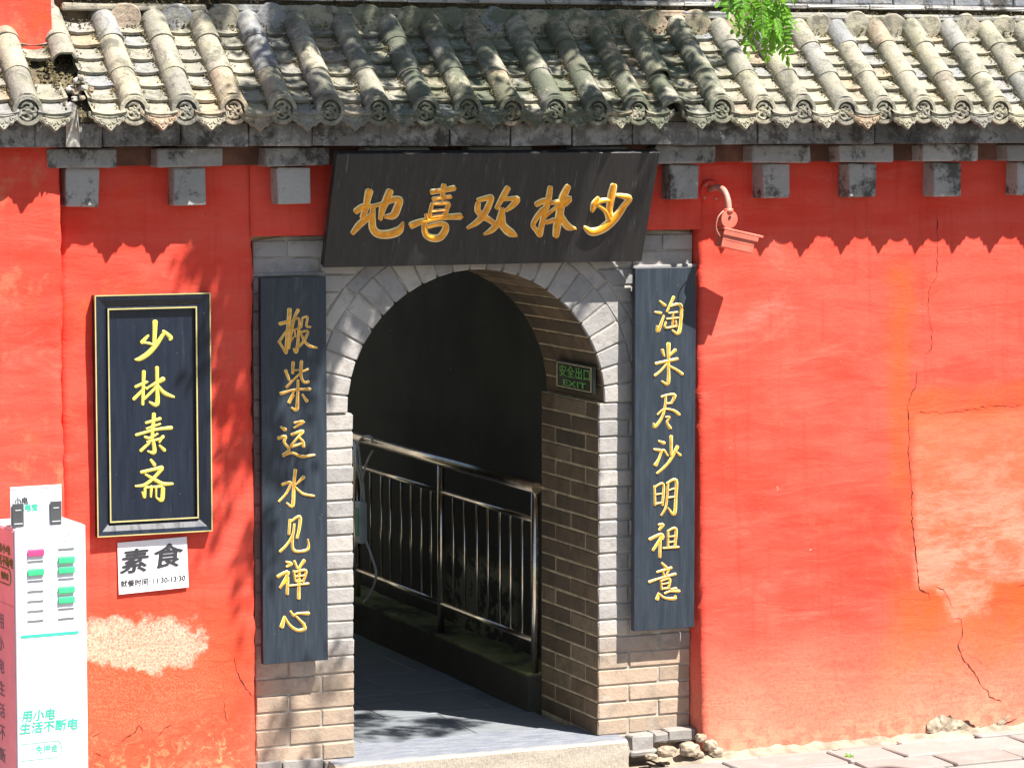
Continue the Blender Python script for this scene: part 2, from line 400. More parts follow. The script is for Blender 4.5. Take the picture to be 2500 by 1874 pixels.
M['ground'] = m_plain('worn_paved_ground', (.10, .095, .085), .9, var=.15, scale=3, bump=.4)
M['rubble'] = m_plain('sandy_rubble', (.33, .265, .195), .95, var=.35, scale=18, bump=.9, bscale=45)
M['moss'] = m_plain('dry_moss', (.115, .095, .045), 1.0, var=.5, scale=9)
M['kerb'] = None
def m_kerb():
    n = NT('mossy_concrete'); X, Y, Z = n.xyz()
    col = n.mix(n.noise(8, 6, .7), (.045, .042, .032), (.09, .085, .06))
    col = n.mix(n.math('MULTIPLY', n.ramp(Z, .17, .195), n.ramp(n.noise(4, 5, .6), .3, .6)), col, (.30, .31, .12))
    return n.done(col, .9, n.bump(n.noise(20, 6, .7), .7, .012), spec=.2)
M['kerb'] = m_kerb()
def m_leaf():
    n = NT('fresh_green_leaflet'); r = n.rand()
    v = n.noise(1.7, 3)
    col = n.mix(r, (.10, .30, .020), (.17, .40, .030)); col = n.mix(n.ramp(v, .4, .6), col, (.13, .34, .03))
    n.put(n.b.inputs['Base Color'], col); n.b.inputs['Roughness'].default_value = .45
    tr = n.new('ShaderNodeBsdfTranslucent'); n.put(tr.inputs[0], n.mix(.5, col, (.32, .60, .04)))
    mx = n.new('ShaderNodeMixShader'); mx.inputs[0].default_value = .45
    n.t.links.new(n.b.outputs[0], mx.inputs[1]); n.t.links.new(tr.outputs[0], mx.inputs[2]); n.t.links.new(mx.outputs[0], n.out.inputs[0])
    return n.m
M['leaf'] = m_leaf()
M['bark'] = m_plain('brown_bark', (.12, .085, .055), .95, var=.4, scale=20, bump=.9, bscale=30)
M['crack'] = m_plain('crack_shadow', (.035, .015, .01), 1.0)

# ============================================================ THE SETTING: ground, pavement, doorstep, passage floor
W = .629
v, f = box_data(-60, 60, -60, 60, -.5, -.175)
link('ground', mesh('ground', v, f), M['ground'])['kind'] = 'structure'
pav = empty('pavement', (0, -.3, -.16), kind='structure')
random.seed(21)
v, f = box_data(-4.2, 4.6, -1.45, -.02, -.21, -.140)
link('joint_bed', mesh('joint_bed', v, f), M['earth'], pav)
y = -.03; row = 0
while y > -1.15:
    dy = random.uniform(.20, .30); x = -4.1 + random.uniform(0, .3)
    while x < 4.5:
        dx = random.uniform(.30, .62)
        cx = x + dx / 2; cyy = y - dy / 2
        if not (-.74 < cx + dx * .3 and cx - dx * .3 < .76 and cyy > -.16):
            if random.random() < .25 and dx > .45:      # a slab cracked in two
                k = random.uniform(.4, .6); sk = random.uniform(-.04, .04)
                for (xa, xb, s0, s1) in ((x + .005, x + dx * k - .005, 0, sk), (x + dx * k + .005, x + dx - .005, sk, 0)):
                    zt = -.118 + random.uniform(-.005, .005)
                    vv = [(xa + s0, y - dy + .005, -.17), (xb + s1, y - dy + .005, -.17), (xb - s1, y - .005, -.17), (xa - s0, y - .005, -.17)]
                    vv += [(p[0], p[1], zt + random.uniform(-.003, .003)) for p in vv]
                    link('paving_slab', hexa('paving_slab', vv, .006, .002), M['pave'], pav)
            else:
                zt = -.118 + random.uniform(-.006, .006); g = .006
                sk = random.uniform(-.02, .02)
                vv = [(x + g + sk, y - dy + g, -.17), (x + dx - g + sk * .5, y - dy + g, -.17), (x + dx - g, y - g, -.17), (x + g, y - g, -.17)]
                vv += [(p[0], p[1], zt + random.uniform(-.003, .003)) for p in vv]
                link('paving_slab', hexa('paving_slab', vv, .007, .002), M['pave'], pav)
        x += dx
    y -= dy; row += 1

# doorstep slab
def grid_face(name, nx, nz, fn):
    V = [fn(i / nx, j / nz) for j in range(nz + 1) for i in range(nx + 1)]
    Fc = [(j * (nx + 1) + i, j * (nx + 1) + i + 1, (j + 1) * (nx + 1) + i + 1, (j + 1) * (nx + 1) + i) for j in range(nz) for i in range(nx)]
    return V, Fc
bm = bmesh.new()
v, f = box_data(-.76, .735, -.125, .30, -.20, .0)
vs = [bm.verts.new(p) for p in v]
for q in f: bm.faces.new([vs[i] for i in q])
bmesh.ops.subdivide_edges(bm, edges=list(bm.edges), cuts=14, use_grid_fill=True)
for q in bm.verts:
    p = q.co
    if p.y < -.12 and p.z > -.004: p.y += .006; p.z -= .006
    p += noise.noise_vector(p * 14) * .004 * Vector((0, 1, .35))
    if p.x > .7 and p.z > -.1: p.x += noise.noise(p * 20) * .012
bmesh.ops.recalc_face_normals(bm, faces=bm.faces)
me = bpy.data.meshes.new('doorstep'); bm.to_mesh(me); bm.free()
ds = link('doorstep', me, M['step']); ds['kind'] = 'structure'

fl = empty('passage_floor', (0, 1, 0), kind='structure')
v, f = box_data(-1.3, .60, .31, 7.5, -.2, -.013); link('floor_bed', mesh('floor_bed', v, f), M['mortar'], fl)
y = .305
for j in range(12):
    x = -1.25 + (.0 if j % 2 else .28) - .1
    dy = .56
    while x < .60:
        dx = .60; xb = min(x + dx, .60)
        if xb - x > .05:
            zt = -.004 + random.uniform(-.0015, .0015)
            v, f = box_data(x + .003, xb - .003, y + .003, y + dy - .003, -.06, zt)
            link('floor_tile', hexa('floor_tile', v, .002, 0), M['floor'], fl)
        x += dx
    y += dy

# ============================================================ THE GATE WALL
gate = empty('gate_wall', (0, 0, 0), 'red plastered temple wall with an arched grey brick gateway and a tiled coping', 'wall')
def plaster(name, x0, x1, z0, z1, ytop, ybot, rough_left=False, rough_right=False, step=.03, ybk=.30, amp=.006, zb=2.6):
    """a plaster leaf: battered front, wavering surface and crumbly free edges"""
    nx = max(2, int((x1 - x0) / step)); nz = int((z1 - z0) / step)
    def fn(u, w):
        x = x0 + u * (x1 - x0); z = z0 + w * (z1 - z0)
        t = min(1, max(0, (zb - z) / zb)); yy = ytop + (ybot - ytop) * t ** 1.2
        p = Vector((x * 1.3, 0, z * 1.3))
        yy += noise.noise(p) * amp * 1.6 + noise.noise(p * 3.7 + Vector((5, 1, 2))) * amp * .6 + noise.noise(p * 12) * amp * .15
        if (rough_left and i_is(u, 0)) or (rough_right and i_is(u, 1)):
            x += noise.noise(Vector((3, 7, z * 16))) * .008 + noise.noise(Vector((3, 7, z * 50))) * .004 + noise.noise(Vector((1, 2, z * 2.0))) * .008
            yy += .006
        return (x, yy, z)
    def i_is(u, e): return abs(u - e) < 1e-6
    V, Fc = grid_face(name, nx, nz, fn)
    # returns to the sides
    n0 = len(V)
    for side in (0, nx):
        base = len(V)
        for j in range(nz + 1):
            p = V[j * (nx + 1) + side]; V.append((p[0] + (.004 if side == 0 else -.004), ybk, p[2]))
        for j in range(nz):
            a = j * (nx + 1) + side; b = (j + 1) * (nx + 1) + side
            q = (a, b, base + j + 1, base + j) if side == 0 else (b, a, base + j, base + j + 1)
            Fc.append(q)
    base = len(V)   # top
    for i in range(nx + 1):
        p = V[nz * (nx + 1) + i]; V.append((p[0], ybk, p[2]))
    for i in range(nx): Fc.append((nz * (nx + 1) + i, nz * (nx + 1) + i + 1, base + i + 1, base + i))
    me = mesh(name, V, Fc)
    for p in me.polygons: p.use_smooth = True
    return link(name, me, M['red'], gate)
pl_right = plaster('plaster_wall', 1.130, 4.2, -.16, 2.86, -.045, -.128, rough_left=True)
pl_right['label'] = 'long sunlit red plaster wall with a chalky repaired patch and cracks'
pl_left = plaster('plaster_wall', -2.012, -1.130, -.16, 2.86, -.062, -.078, rough_right=True)
pl_left['label'] = 'narrow recessed red plaster wall with a peeled cream patch'
pl_far = plaster('plaster_wall', -3.6, -2.040, -.16, 2.95, -.178, -.185, rough_right=True, amp=.008)
pl_far['label'] = 'projecting red plaster wall end behind the white kiosk'
pl_mid = plaster('plaster_wall', -1.134, 1.140, 2.445, 2.86, -.062, -.066)
pl_mid['label'] = 'shaded red plaster strip between gateway and eave'
# red block of the higher wall standing on the coping at the upper left
bx = at(127, 100, .03).x
V, Fc = box_data(-4.2, bx, .03, .9, 3.05, 4.6)
bm = bmesh.new(); vs = [bm.verts.new(p) for p in V]
for q in Fc: bm.faces.new([vs[i] for i in q])
bmesh.ops.subdivide_edges(bm, edges=list(bm.edges), cuts=20, use_grid_fill=True)
for q in bm.verts: q.co += noise.noise_vector(q.co * 5) * .008
me = bpy.data.meshes.new('upper_wall'); bmesh.ops.recalc_face_normals(bm, faces=bm.faces); bm.to_mesh(me); bm.free()
o = link('upper_wall', me, M['red'], gate); o['label'] = 'taller red plastered wall rising above the coping'

# cracks (thin dark seams following the plaster)
def wall_y(o, x, z):
    ok, loc, nrm, idx = o.ray_cast(Vector((x, -2, z)), Vector((0, 1, 0)))
    return loc.y if ok else None
bpy.context.view_layer.update()
def crack(wall, pts, w=.004, name='crack', mat='crack', jit=.006):
    P = []
    pts = [at(px, py, -.05) for px, py in pts]
    for i in range(len(pts) - 1):
        n = max(2, int((pts[i + 1] - pts[i]).length / .012))
        for k in range(n): P.append(pts[i].lerp(pts[i + 1], k / n))
    P.append(pts[-1]); V = []; Fc = []
    for i, p in enumerate(P):
        jx = noise.noise(p * 40) * jit * 1.3 + noise.noise(p * 110) * jit * .7; jz = noise.noise(p * 45 + Vector((9, 0, 0))) * jit
        t = (P[min(i + 1, len(P) - 1)] - P[max(i - 1, 0)]).normalized(); nn = Vector((-t.z, 0, t.x))
        ww = w * .34 * (.35 + 1.3 * abs(noise.noise(p * 23 + Vector((3, 3, 3)))) * 2) * min(1, (i + 1) / 5, (len(P) - i) / 5)
        for s in (-1, 1):
            q = Vector((p.x + jx, 0, p.z + jz)) + nn * ww * s
            yy = wall_y(wall, q.x, q.z)
            if yy is None: yy = -.05
            V.append((q.x, yy - .0015, q.z))
        if i: a = len(V) - 4; Fc.append((a, a + 1, a + 3, a + 2))
    return link(name, mesh(name, V, Fc), M[mat], wall)
def c5(*p): return [(1650 + x / 1.862, 350 + y / 1.862) for x, y in p]
def c4(*p): return [(1700 + x / 2.615, 1240 + y / 2.615) for x, y in p]
def cL(*p): return [(x / 2.39, 1180 + y / 2.39) for x, y in p]
crack(pl_right, c5((1188, 300), (1188, 380), (1190, 520), (1182, 610), (1145, 680), (1146, 760), (1160, 850), (1158, 930), (1125, 965)), .0035)
crack(pl_right, c5((1092, 1020), (1085, 1090), (1060, 1140), (1045, 1190), (1047, 1320), (1043, 1400), (1052, 1500), (1055, 1660)), .005)
crack(pl_right, c5((1012, 1245), (1003, 1275)), .005)
crack(pl_right, c4((1345, 0), (1358, 150), (1370, 300), (1382, 430), (1390, 510), (1450, 530), (1452, 575)), .006)
crack(pl_right, c4((1490, 492), (1540, 505), (1575, 570), (1592, 615)), .004)
crack(pl_right, c4((1590, 690), (1650, 695), (1658, 790), (1625, 860), (1660, 950), (1735, 1040), (1770, 1110), (1812, 1150), (1820, 1185), (1900, 1215)), .006)
crack(pl_right, c4((1690, 920), (1745, 938), (1775, 972)), .004)
crack(pl_right, c4((2060, 840), (2075, 880), (2095, 900)), .005)
crack(pl_right, c4((2000, 490), (2050, 480), (2092, 500)), .004)
crack(pl_right, c4((1505, 1070), (1520, 1110)), .005)
crack(pl_right, c5((1060, 1225), (1150, 1215), (1230, 1222), (1330, 1205), (1420, 1190), (1583, 1190)), .0035, jit=.014)
crack(pl_left, cL((1355, 1000), (1380, 1120), (1430, 1190), (1475, 1250)), .005)
crack(pl_left, cL((1295, 1260), (1305, 1330), (1328, 1400)), .003)
crack(pl_left, cL((485, 1580), (530, 1580), (550, 1560), (600, 1590)), .008)
crack(pl_left, cL((700, 1490), (780, 1440), (800, 1400), (830, 1440)), .006)
crack(pl_left, cL((900, 1480), (950, 1420), (1000, 1400)), .006)
crack(pl_left, cL((520, 1470), (590, 1440)), .006)

# ---------------------------------------------------------------- brick gateway
gw = empty('brick_gateway', (0, 0, 0)); gw.parent = gate
random.seed(5)
P_ = .0808; J = .0075
ZS = 20 * P_            # springing
CX = .006; RI = .655; RO = RI + .165
HW = .629 - CX
def brick(x0, x1, y0, y1, z0, z1, m='brick', par=None, name='brick'):
    me = block(x1 - x0 - J, y1 - y0 - J, z1 - z0 - J, .005, .0016, M[m], 7)
    return link(name, me, None, par or gw, ((x0 + x1) / 2 + random.uniform(-.001, .001), (y0 + y1) / 2 + random.uniform(-.0025, .0025), (z0 + z1) / 2), (random.uniform(-.004, .004), 0, random.uniform(-.003, .003)))
# mortar core of piers and spandrels (recessed a little behind the brick faces)
XR = 1.128; XL = -1.105; ZT = 2.443; DEP = .705
def core(name, x0, x1, y0, y1, z0, z1, m='mortar'):
    v, f = box_data(x0, x1, y0, y1, z0, z1); return link(name, mesh(name, v, f), M[m], gw)
core('mortar_core', W + .012, XR - .004, .0095, .025, -.16, ZS)
core('mortar_core', W + .0075, XR - .004, .025, DEP - .005, -.16, ZS, 'mortar_in')
core('mortar_core', XL + .004, -W + .012 - .008, .0095, DEP - .005, -.16, ZS)
# front spandrel core with arch hole (a sheet with thickness) and a dark barrel lining behind the arch bricks
def arch_core(y0, y1, r, z_top, x0, x1, m, name):
    N = 40; V = []; Fc = []
    for y in (y0, y1):
        for k in range(N + 1):
            a = pi * k / N; V.append((CX + r * cos(a), y, ZS + r * sin(a)))
        for k in range(N + 1):
            a = pi * k / N; dx, dz = cos(a), sin(a)
            tx = ((x1 - CX) / dx if dx > 1e-6 else ((x0 - CX) / dx if dx < -1e-6 else 1e9)); tz = (z_top - ZS) / dz if dz > 1e-6 else 1e9
            t = min(tx, tz); V.append((CX + t * dx, y, ZS + t * dz))
    n = N + 1
    for k in range(N):
        Fc.append((k, n + k, n + k + 1, k + 1)); b = 2 * n
        Fc.append((b + k, b + k + 1, b + n + k + 1, b + n + k))
        Fc.append((k, k + 1, b + k + 1, b + k)); Fc.append((n + k, b + n + k, b + n + k + 1, n + k + 1))
    me = mesh(name, V, Fc); bm = bmesh.new(); bm.from_mesh(me); bmesh.ops.recalc_face_normals(bm, faces=bm.faces); bm.to_mesh(me); bm.free()
    return link(name, me, M[m], gw)
arch_core(.0075, .025, RI + .012, ZT - .004, XL + .004, XR - .004, 'mortar', 'mortar_core')
arch_core(.0255, DEP - .005, RI + .0045, 2.9, XL + .004, XR - .004, 'mortar_in', 'mortar_core')
WL = -W + .012   # inner edge of left pier
for c in range(-2, 20):
    z0 = c * P_; z1 = z0 + P_
    if c % 2 == 0:
        brick(W, W + .165, 0, .34, z0, z1, 'brick'); brick(W + .165, XR, 0, .165, z0, z1)
        brick(WL - .165, WL, 0, .34, z0, z1); brick(XL, WL - .165, 0, .165, z0, z1)
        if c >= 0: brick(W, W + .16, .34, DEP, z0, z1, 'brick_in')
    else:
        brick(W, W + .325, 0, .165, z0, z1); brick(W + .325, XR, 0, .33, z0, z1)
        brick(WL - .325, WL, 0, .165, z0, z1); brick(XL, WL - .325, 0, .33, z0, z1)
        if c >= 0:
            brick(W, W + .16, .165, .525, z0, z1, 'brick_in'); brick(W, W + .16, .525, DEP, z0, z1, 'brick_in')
# inner skin over the corner bricks of the reveal would double the faces; the corner bricks show their own long side
def arch_pt(r, a, y): return (CX + r * cos(a), y, ZS + r * sin(a))
def wedge(r0, r1, a0, a1, y0, y1, m, name, sub=1):
    g = J / 2; ga0 = g / r0
    va = []
    for (y) in (y0 + g * .6, y1 - g * .6):
        pass
    V = [arch_pt(r0, a0 + ga0, y0 + g * .3), arch_pt(r1, a0 + g / r1, y0 + g * .3), arch_pt(r1, a0 + g / r1, y1 - g), arch_pt(r0, a0 + ga0, y1 - g),
         arch_pt(r0, a1 - ga0, y0 + g * .3), arch_pt(r1, a1 - g / r1, y0 + g * .3), arch_pt(r1, a1 - g / r1, y1 - g), arch_pt(r0, a1 - ga0, y1 - g)]
    me = hexa(name, V, .005, .0015)
    me.materials.append(M[m])
    return link(name, me, None, gw)
NV = 25
for k in range(NV):
    a0 = pi * k / NV; a1 = pi * (k + 1) / NV
    short = .17 if k % 2 else .33
    yy = random.uniform(-.003, .002)
    wedge(RI, RO, a0, a1, yy, short, 'brick', 'arch_brick')
    if a0 < radians(118):
        if k % 2:
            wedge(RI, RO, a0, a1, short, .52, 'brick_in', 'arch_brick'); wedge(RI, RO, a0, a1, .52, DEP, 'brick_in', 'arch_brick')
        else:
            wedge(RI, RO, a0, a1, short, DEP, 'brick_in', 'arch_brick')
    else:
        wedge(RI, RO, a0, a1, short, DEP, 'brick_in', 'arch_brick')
NO = 13
for k in range(NO):
    wedge(RO + .002, RO + .068, pi * k / NO, pi * (k + 1) / NO, random.uniform(-.002, .002), .16, 'brick', 'arch_brick')
# spandrel bricks, cut to the ring
RX = RO + .070
for c in range(20, 30):
    z0 = c * P_; z1 = min(z0 + P_, ZT + .01)
    zz0 = z0 - ZS; zz1 = z1 - ZS
    r0 = math.sqrt(max(0, RX * RX - zz0 * zz0)); r1 = math.sqrt(max(0, RX * RX - zz1 * zz1))
    for s in (1, -1):
        xo = XR - CX if s > 0 else CX - XL
        cuts = [xo]; L = .165 if c % 2 else .325
        while cuts[-1] - L > max(r0, r1) + .03: cuts.append(cuts[-1] - L); L = .325 if L == .165 else .325
        for i, ce in enumerate(cuts):
            last = i == len(cuts) - 1
            i0 = r0 if last else cuts[i + 1]; i1 = r1 if last else cuts[i + 1]
            if ce - max(i0, i1) < .02: continue
            g = J / 2
            xa0, xa1, xb = i0 + g, i1 + g, ce - g
            y0 = random.uniform(-.002, .002)
            V = [(xa0, y0, z0 + g), (xb, y0, z0 + g), (xb, .15, z0 + g), (xa0, .15, z0 + g), (xa1, y0, z1 - g), (xb, y0, z1 - g), (xb, .15, z1 - g), (xa1, .15, z1 - g)]
            V = [(CX + s * p[0], p[1], p[2]) for p in V]
            me = hexa('brick', V, .0035, .001); me.materials.append(M['brick']); link('brick', me, None, gw)
# thin string course at board height
for x0, x1 in ((.80, XR + .012), (XL - .012, -.76)):
    me = block(x1 - x0, .05, .017, .003, .001, M['brick']); link('string_course', me, None, gw, ((x0 + x1) / 2, .008, 2.268))

# footing stones under the right pier and rubble in the corner
random.seed(3)
def rock(cx, cy, cz, sx, sy, sz, name='stone', m='rubble', label=None, top=True):
    bm = bmesh.new(); bmesh.ops.create_icosphere(bm, subdivisions=3, radius=1)
    ph = Vector((cx * 31, cy * 17, cz * 11))
    for q in bm.verts:
        p = q.co.normalized(); k = 1 + noise.noise(p * 1.6 + ph) * .35 + noise.noise(p * 4 + ph) * .10
        p = p * k; p = Vector([math.copysign(abs(c) ** .75, c) for c in p]); q.co = (p.x * sx, p.y * sy, p.z * sz)
    me = bpy.data.meshes.new(name); bm.to_mesh(me); bm.free()
    return link(name, me, M[m], gate if not top else None, (cx, cy, cz))
def footing(px0, px1, py, Y, dz, dy=.09):
    a = at(px0, py, Y); b = at(px1, py, Y); me = hexa('footing_brick', [(0, 0, -dz), (b.x - a.x, 0, -dz), (b.x - a.x, dy, -dz), (0, dy, -dz), (0, 0, 0), (b.x - a.x, 0, 0), (b.x - a.x, dy, 0), (0, dy, 0)], .007, .004)
    me.materials.append(M['pave']); link('footing_brick', me, None, gate, a)
footing(1543, 1597, 1797, -.10, .085); footing(1600, 1632, 1790, -.075, .05); footing(1632, 1700, 1783, -.075, .055)
footing(1543, 1610, 1834, -.13, .03)
footing(625, 690, 1862, -.03, .06); footing(692, 790, 1858, -.03, .06); footing(792, 850, 1858, -.03, .05)
stones = [(1683, 1828, .050, .034), (1628, 1834, .045, .026), (1735, 1818, .032, .026), (1748, 1834, .036, .022), (1712, 1800, .028, .020), (1705, 1842, .03, .016), (1590, 1846, .03, .014)]
labs = ['largest rounded rubble stone at the crumbling corner by the brick pier', 'flat sandy rubble stone next to the doorstep end', 'small stone wedged under the red plaster corner', 'rough stone at the very foot of the red wall corner', 'little stone on top of the rubble in the dark corner gap', 'low pebble-like stone in front of the largest rubble stone', 'small flat stone beside the end of the limestone doorstep']
for (px, py, r, rz), lb in zip(stones, labs):
    p = at(px, py, -.17); o = rock(p.x, p.y, max(p.z, -.118), r, r * .8, rz, 'rubble_stone'); tag(o, lb, 'stone', 'rubble at the crumbling wall corner')
# earth heap in the corner
V = []; Fc = []; n = 18
for j in range(n + 1):
    for i in range(n + 1):
        x = .90 + .42 * i / n; yy = -.25 + .24 * j / n
        h = max(0, .09 * (1 - abs(x - 1.13) / .22)) * (j / n) + noise.noise(Vector((x * 30, yy * 30, 0))) * .012
        V.append((x, yy, -.13 + h))
for j in range(n):
    for i in range(n): Fc.append((j * (n + 1) + i, j * (n + 1) + i + 1, (j + 1) * (n + 1) + i + 1, (j + 1) * (n + 1) + i))
tag(link('loose_earth', mesh('loose_earth', V, Fc, True), M['earth']), 'loose sandy earth and grit at the foot of the brick pier corner', 'earth', kind='stuff')
# exposed rubble where plaster has fallen off the right wall foot
hole = c4((1468, 1372), (1500, 1350), (1535, 1325), (1570, 1315), (1610, 1338), (1650, 1345), (1690, 1348), (1725, 1385), (1760, 1402), (1800, 1392), (1850, 1390), (1900, 1375), (1950, 1345), (1992, 1320))
hb = c4((1980, 1360), (1920, 1420), (1850, 1432), (1760, 1440), (1650, 1445), (1560, 1440), (1470, 1430))
crack(pl_right, hole, .020, 'plaster_break', 'crack', .010)
P = [at(x, y, -.128) for x, y in hole + hb]; cc = sum(P, Vector()) / len(P); V = []; Fc = []
bm = bmesh.new(); vs = [bm.verts.new((p.x, 0, p.z)) for p in P]; bm.faces.new(vs)
bmesh.ops.triangulate(bm, faces=bm.faces); bmesh.ops.subdivide_edges(bm, edges=list(bm.edges), cuts=4, use_grid_fill=True)
for q in bm.verts:
    yy = wall_y(pl_right, q.co.x, q.co.z) or -.12
    e = min((Vector((p.x, 0, p.z)) - q.co).length for p in P)
    q.co.y = yy - .003 - min(.02, e * .3) * (1 + noise.noise(q.co * 60))
bmesh.ops.recalc_face_normals(bm, faces=bm.faces)
me = bpy.data.meshes.new('exposed_core'); bm.to_mesh(me); bm.free(); link('exposed_core', me, M['rubble'], pl_right)
# dusty fillet along the right wall foot
V = []; Fc = []; n = 120
for i in range(n + 1):
    x = 1.2 + 2.6 * i / n
    for j in range(5):
        t = j / 4; V.append((x, -.13 - .06 * t - noise.noise(Vector((x * 9, 0, 3))) * .008 * t, -.113 + .018 * (1 - t) ** 2 * (1 + noise.noise(Vector((x * 14, t * 3, 0)))) - .012 * t + noise.noise(Vector((x * 60, t * 9, 1))) * .004))
    if i:
        for j in range(4): a = (i - 1) * 5 + j; Fc.append((a, a + 1, a + 6, a + 5))
tag(link('wall_foot_dust', mesh('wall_foot_dust', V, Fc, True), M['earth']), 'strip of pale dust and grit along the foot of the red wall', 'dust', kind='stuff')

# ---------------------------------------------------------------- eaves: corbels, recessed course, fascia bricks
ev = empty('eaves', (0, -.15, 2.85)); ev.parent = gate; ev.location = (0, -.15, 2.85)
random.seed(9)
X0 = -3.3
cx = -1.443 - .4925 * 3
lower = [-1.955, -1.443, -.954, -.46, .03, .52, 1.003, 1.496, 1.972, 2.451, 2.932, 3.42, 3.91]
for i, x in enumerate(lower):
    w = random.uniform(.148, .158)
    if i == 0: x += .02
    link('corbel_brick', block(w, .24, .168, .006, .003, M['corbel']), None, ev, (x, -.155 + .12, 2.675), (0, random.uniform(-.01, .01), 0))
    xu = x + random.uniform(-.01, .015); w2 = random.uniform(.30, .325)
    link('corbel_brick', block(w2, .26, .084, .007, .003, M['corbel']), None, ev, (xu, -.190 + .13, 2.806), (0, random.uniform(-.006, .006), 0))
v, f = box_data(-2.0, 4.2, -.088, .25, 2.768, 2.852); link('recessed_course', mesh('recessed_course', v, f), M['recess'], ev)
x = -3.5
while x < 4.2:
    w = random.uniform(.29, .37)
    if -2.09 < x < -1.75: pass
    link('fascia_brick', block(round(w, 2) - .004, .34, .108, .005, .003, M['eave'], 5), None, ev, (x + w / 2, -.108 + random.uniform(-.004, .004), 2.907 + random.uniform(-.002, .002)), (0, random.uniform(-.004, .004), 0))
    x += w
v, f = box_data(-3.6, 4.2, -.292, .24, 2.962, 3.006); link('mortar_bed', mesh('mortar_bed', v, f), M['void'], ev)
# white mortar verge between the two stretches of coping
poly = [(163, 262), (176, 250), (188, 258), (190, 282), (184, 305), (190, 330), (196, 359), (160, 359), (168, 335), (174, 308), (170, 285)]
P = [at(x, y, -.345 if y < 315 else -.288) for x, y in poly]
V = [tuple(p) for p in P] + [(p.x, p.y + .05, p.z) for p in P]; n = len(P)
bm = bmesh.new(); vs = [bm.verts.new(p) for p in V]; bm.faces.new(vs[:n]); bm.faces.new(vs[n:][::-1])
for i in range(n): bm.faces.new((vs[i], vs[(i + 1) % n], vs[n + (i + 1) % n], vs[n + i]))
bmesh.ops.triangulate(bm, faces=[q for q in bm.faces if len(q.verts) > 4]); bmesh.ops.subdivide_edges(bm, edges=list(bm.edges), cuts=2, use_grid_fill=True)
for q in bm.verts: q.co += noise.noise_vector(q.co * 60) * .004
bmesh.ops.recalc_face_normals(bm, faces=bm.faces); me = bpy.data.meshes.new('mortar_verge'); bm.to_mesh(me); bm.free()
link('mortar_verge', me, M['white_mortar'], gate)
for k in range(16):
    a = at(random.uniform(168, 222), random.uniform(188, 246), random.uniform(-.26, -.17)); rr = random.uniform(.010, .022)
    rock(a.x, a.y, a.z, rr, rr, rr * .8, 'mortar_lump', random.choice(['white_mortar', 'rubble', 'tile']), top=False)

# ---------------------------------------------------------------- roof
roof = empty('roof', (0, 0, 3.2)); roof.parent = gate; roof.location = (0, 0, 3.2)
TH = math.atan2(.44, .55); ct, st = cos(TH), sin(TH)
rows = [-2.66, -2.44, -2.22, -1.985, -1.745, -1.515, -1.292, -1.068, -.845, -.611, -.385, -.178, .038, .255, .467, .674, .868, 1.105, 1.332, 1.543, 1.772, 1.986, 2.204, 2.411, 2.629, 2.846, 3.06, 3.28, 3.50]
EY, EZ = -.330, 3.013
V = [(-3.6, -.27, 2.999), (4.2, -.27, 2.999), (4.2, .26, 3.42), (-3.6, .26, 3.42), (-3.6, -.27, 2.970), (4.2, -.27, 2.970), (4.2, .26, 2.970), (-3.6, .26, 2.970)]
link('tile_bed', mesh('tile_bed', V, [(0, 1, 2, 3), (4, 7, 6, 5), (0, 4, 5, 1), (1, 5, 6, 2), (2, 6, 7, 3), (3, 7, 4, 0)]), M['void'], roof)
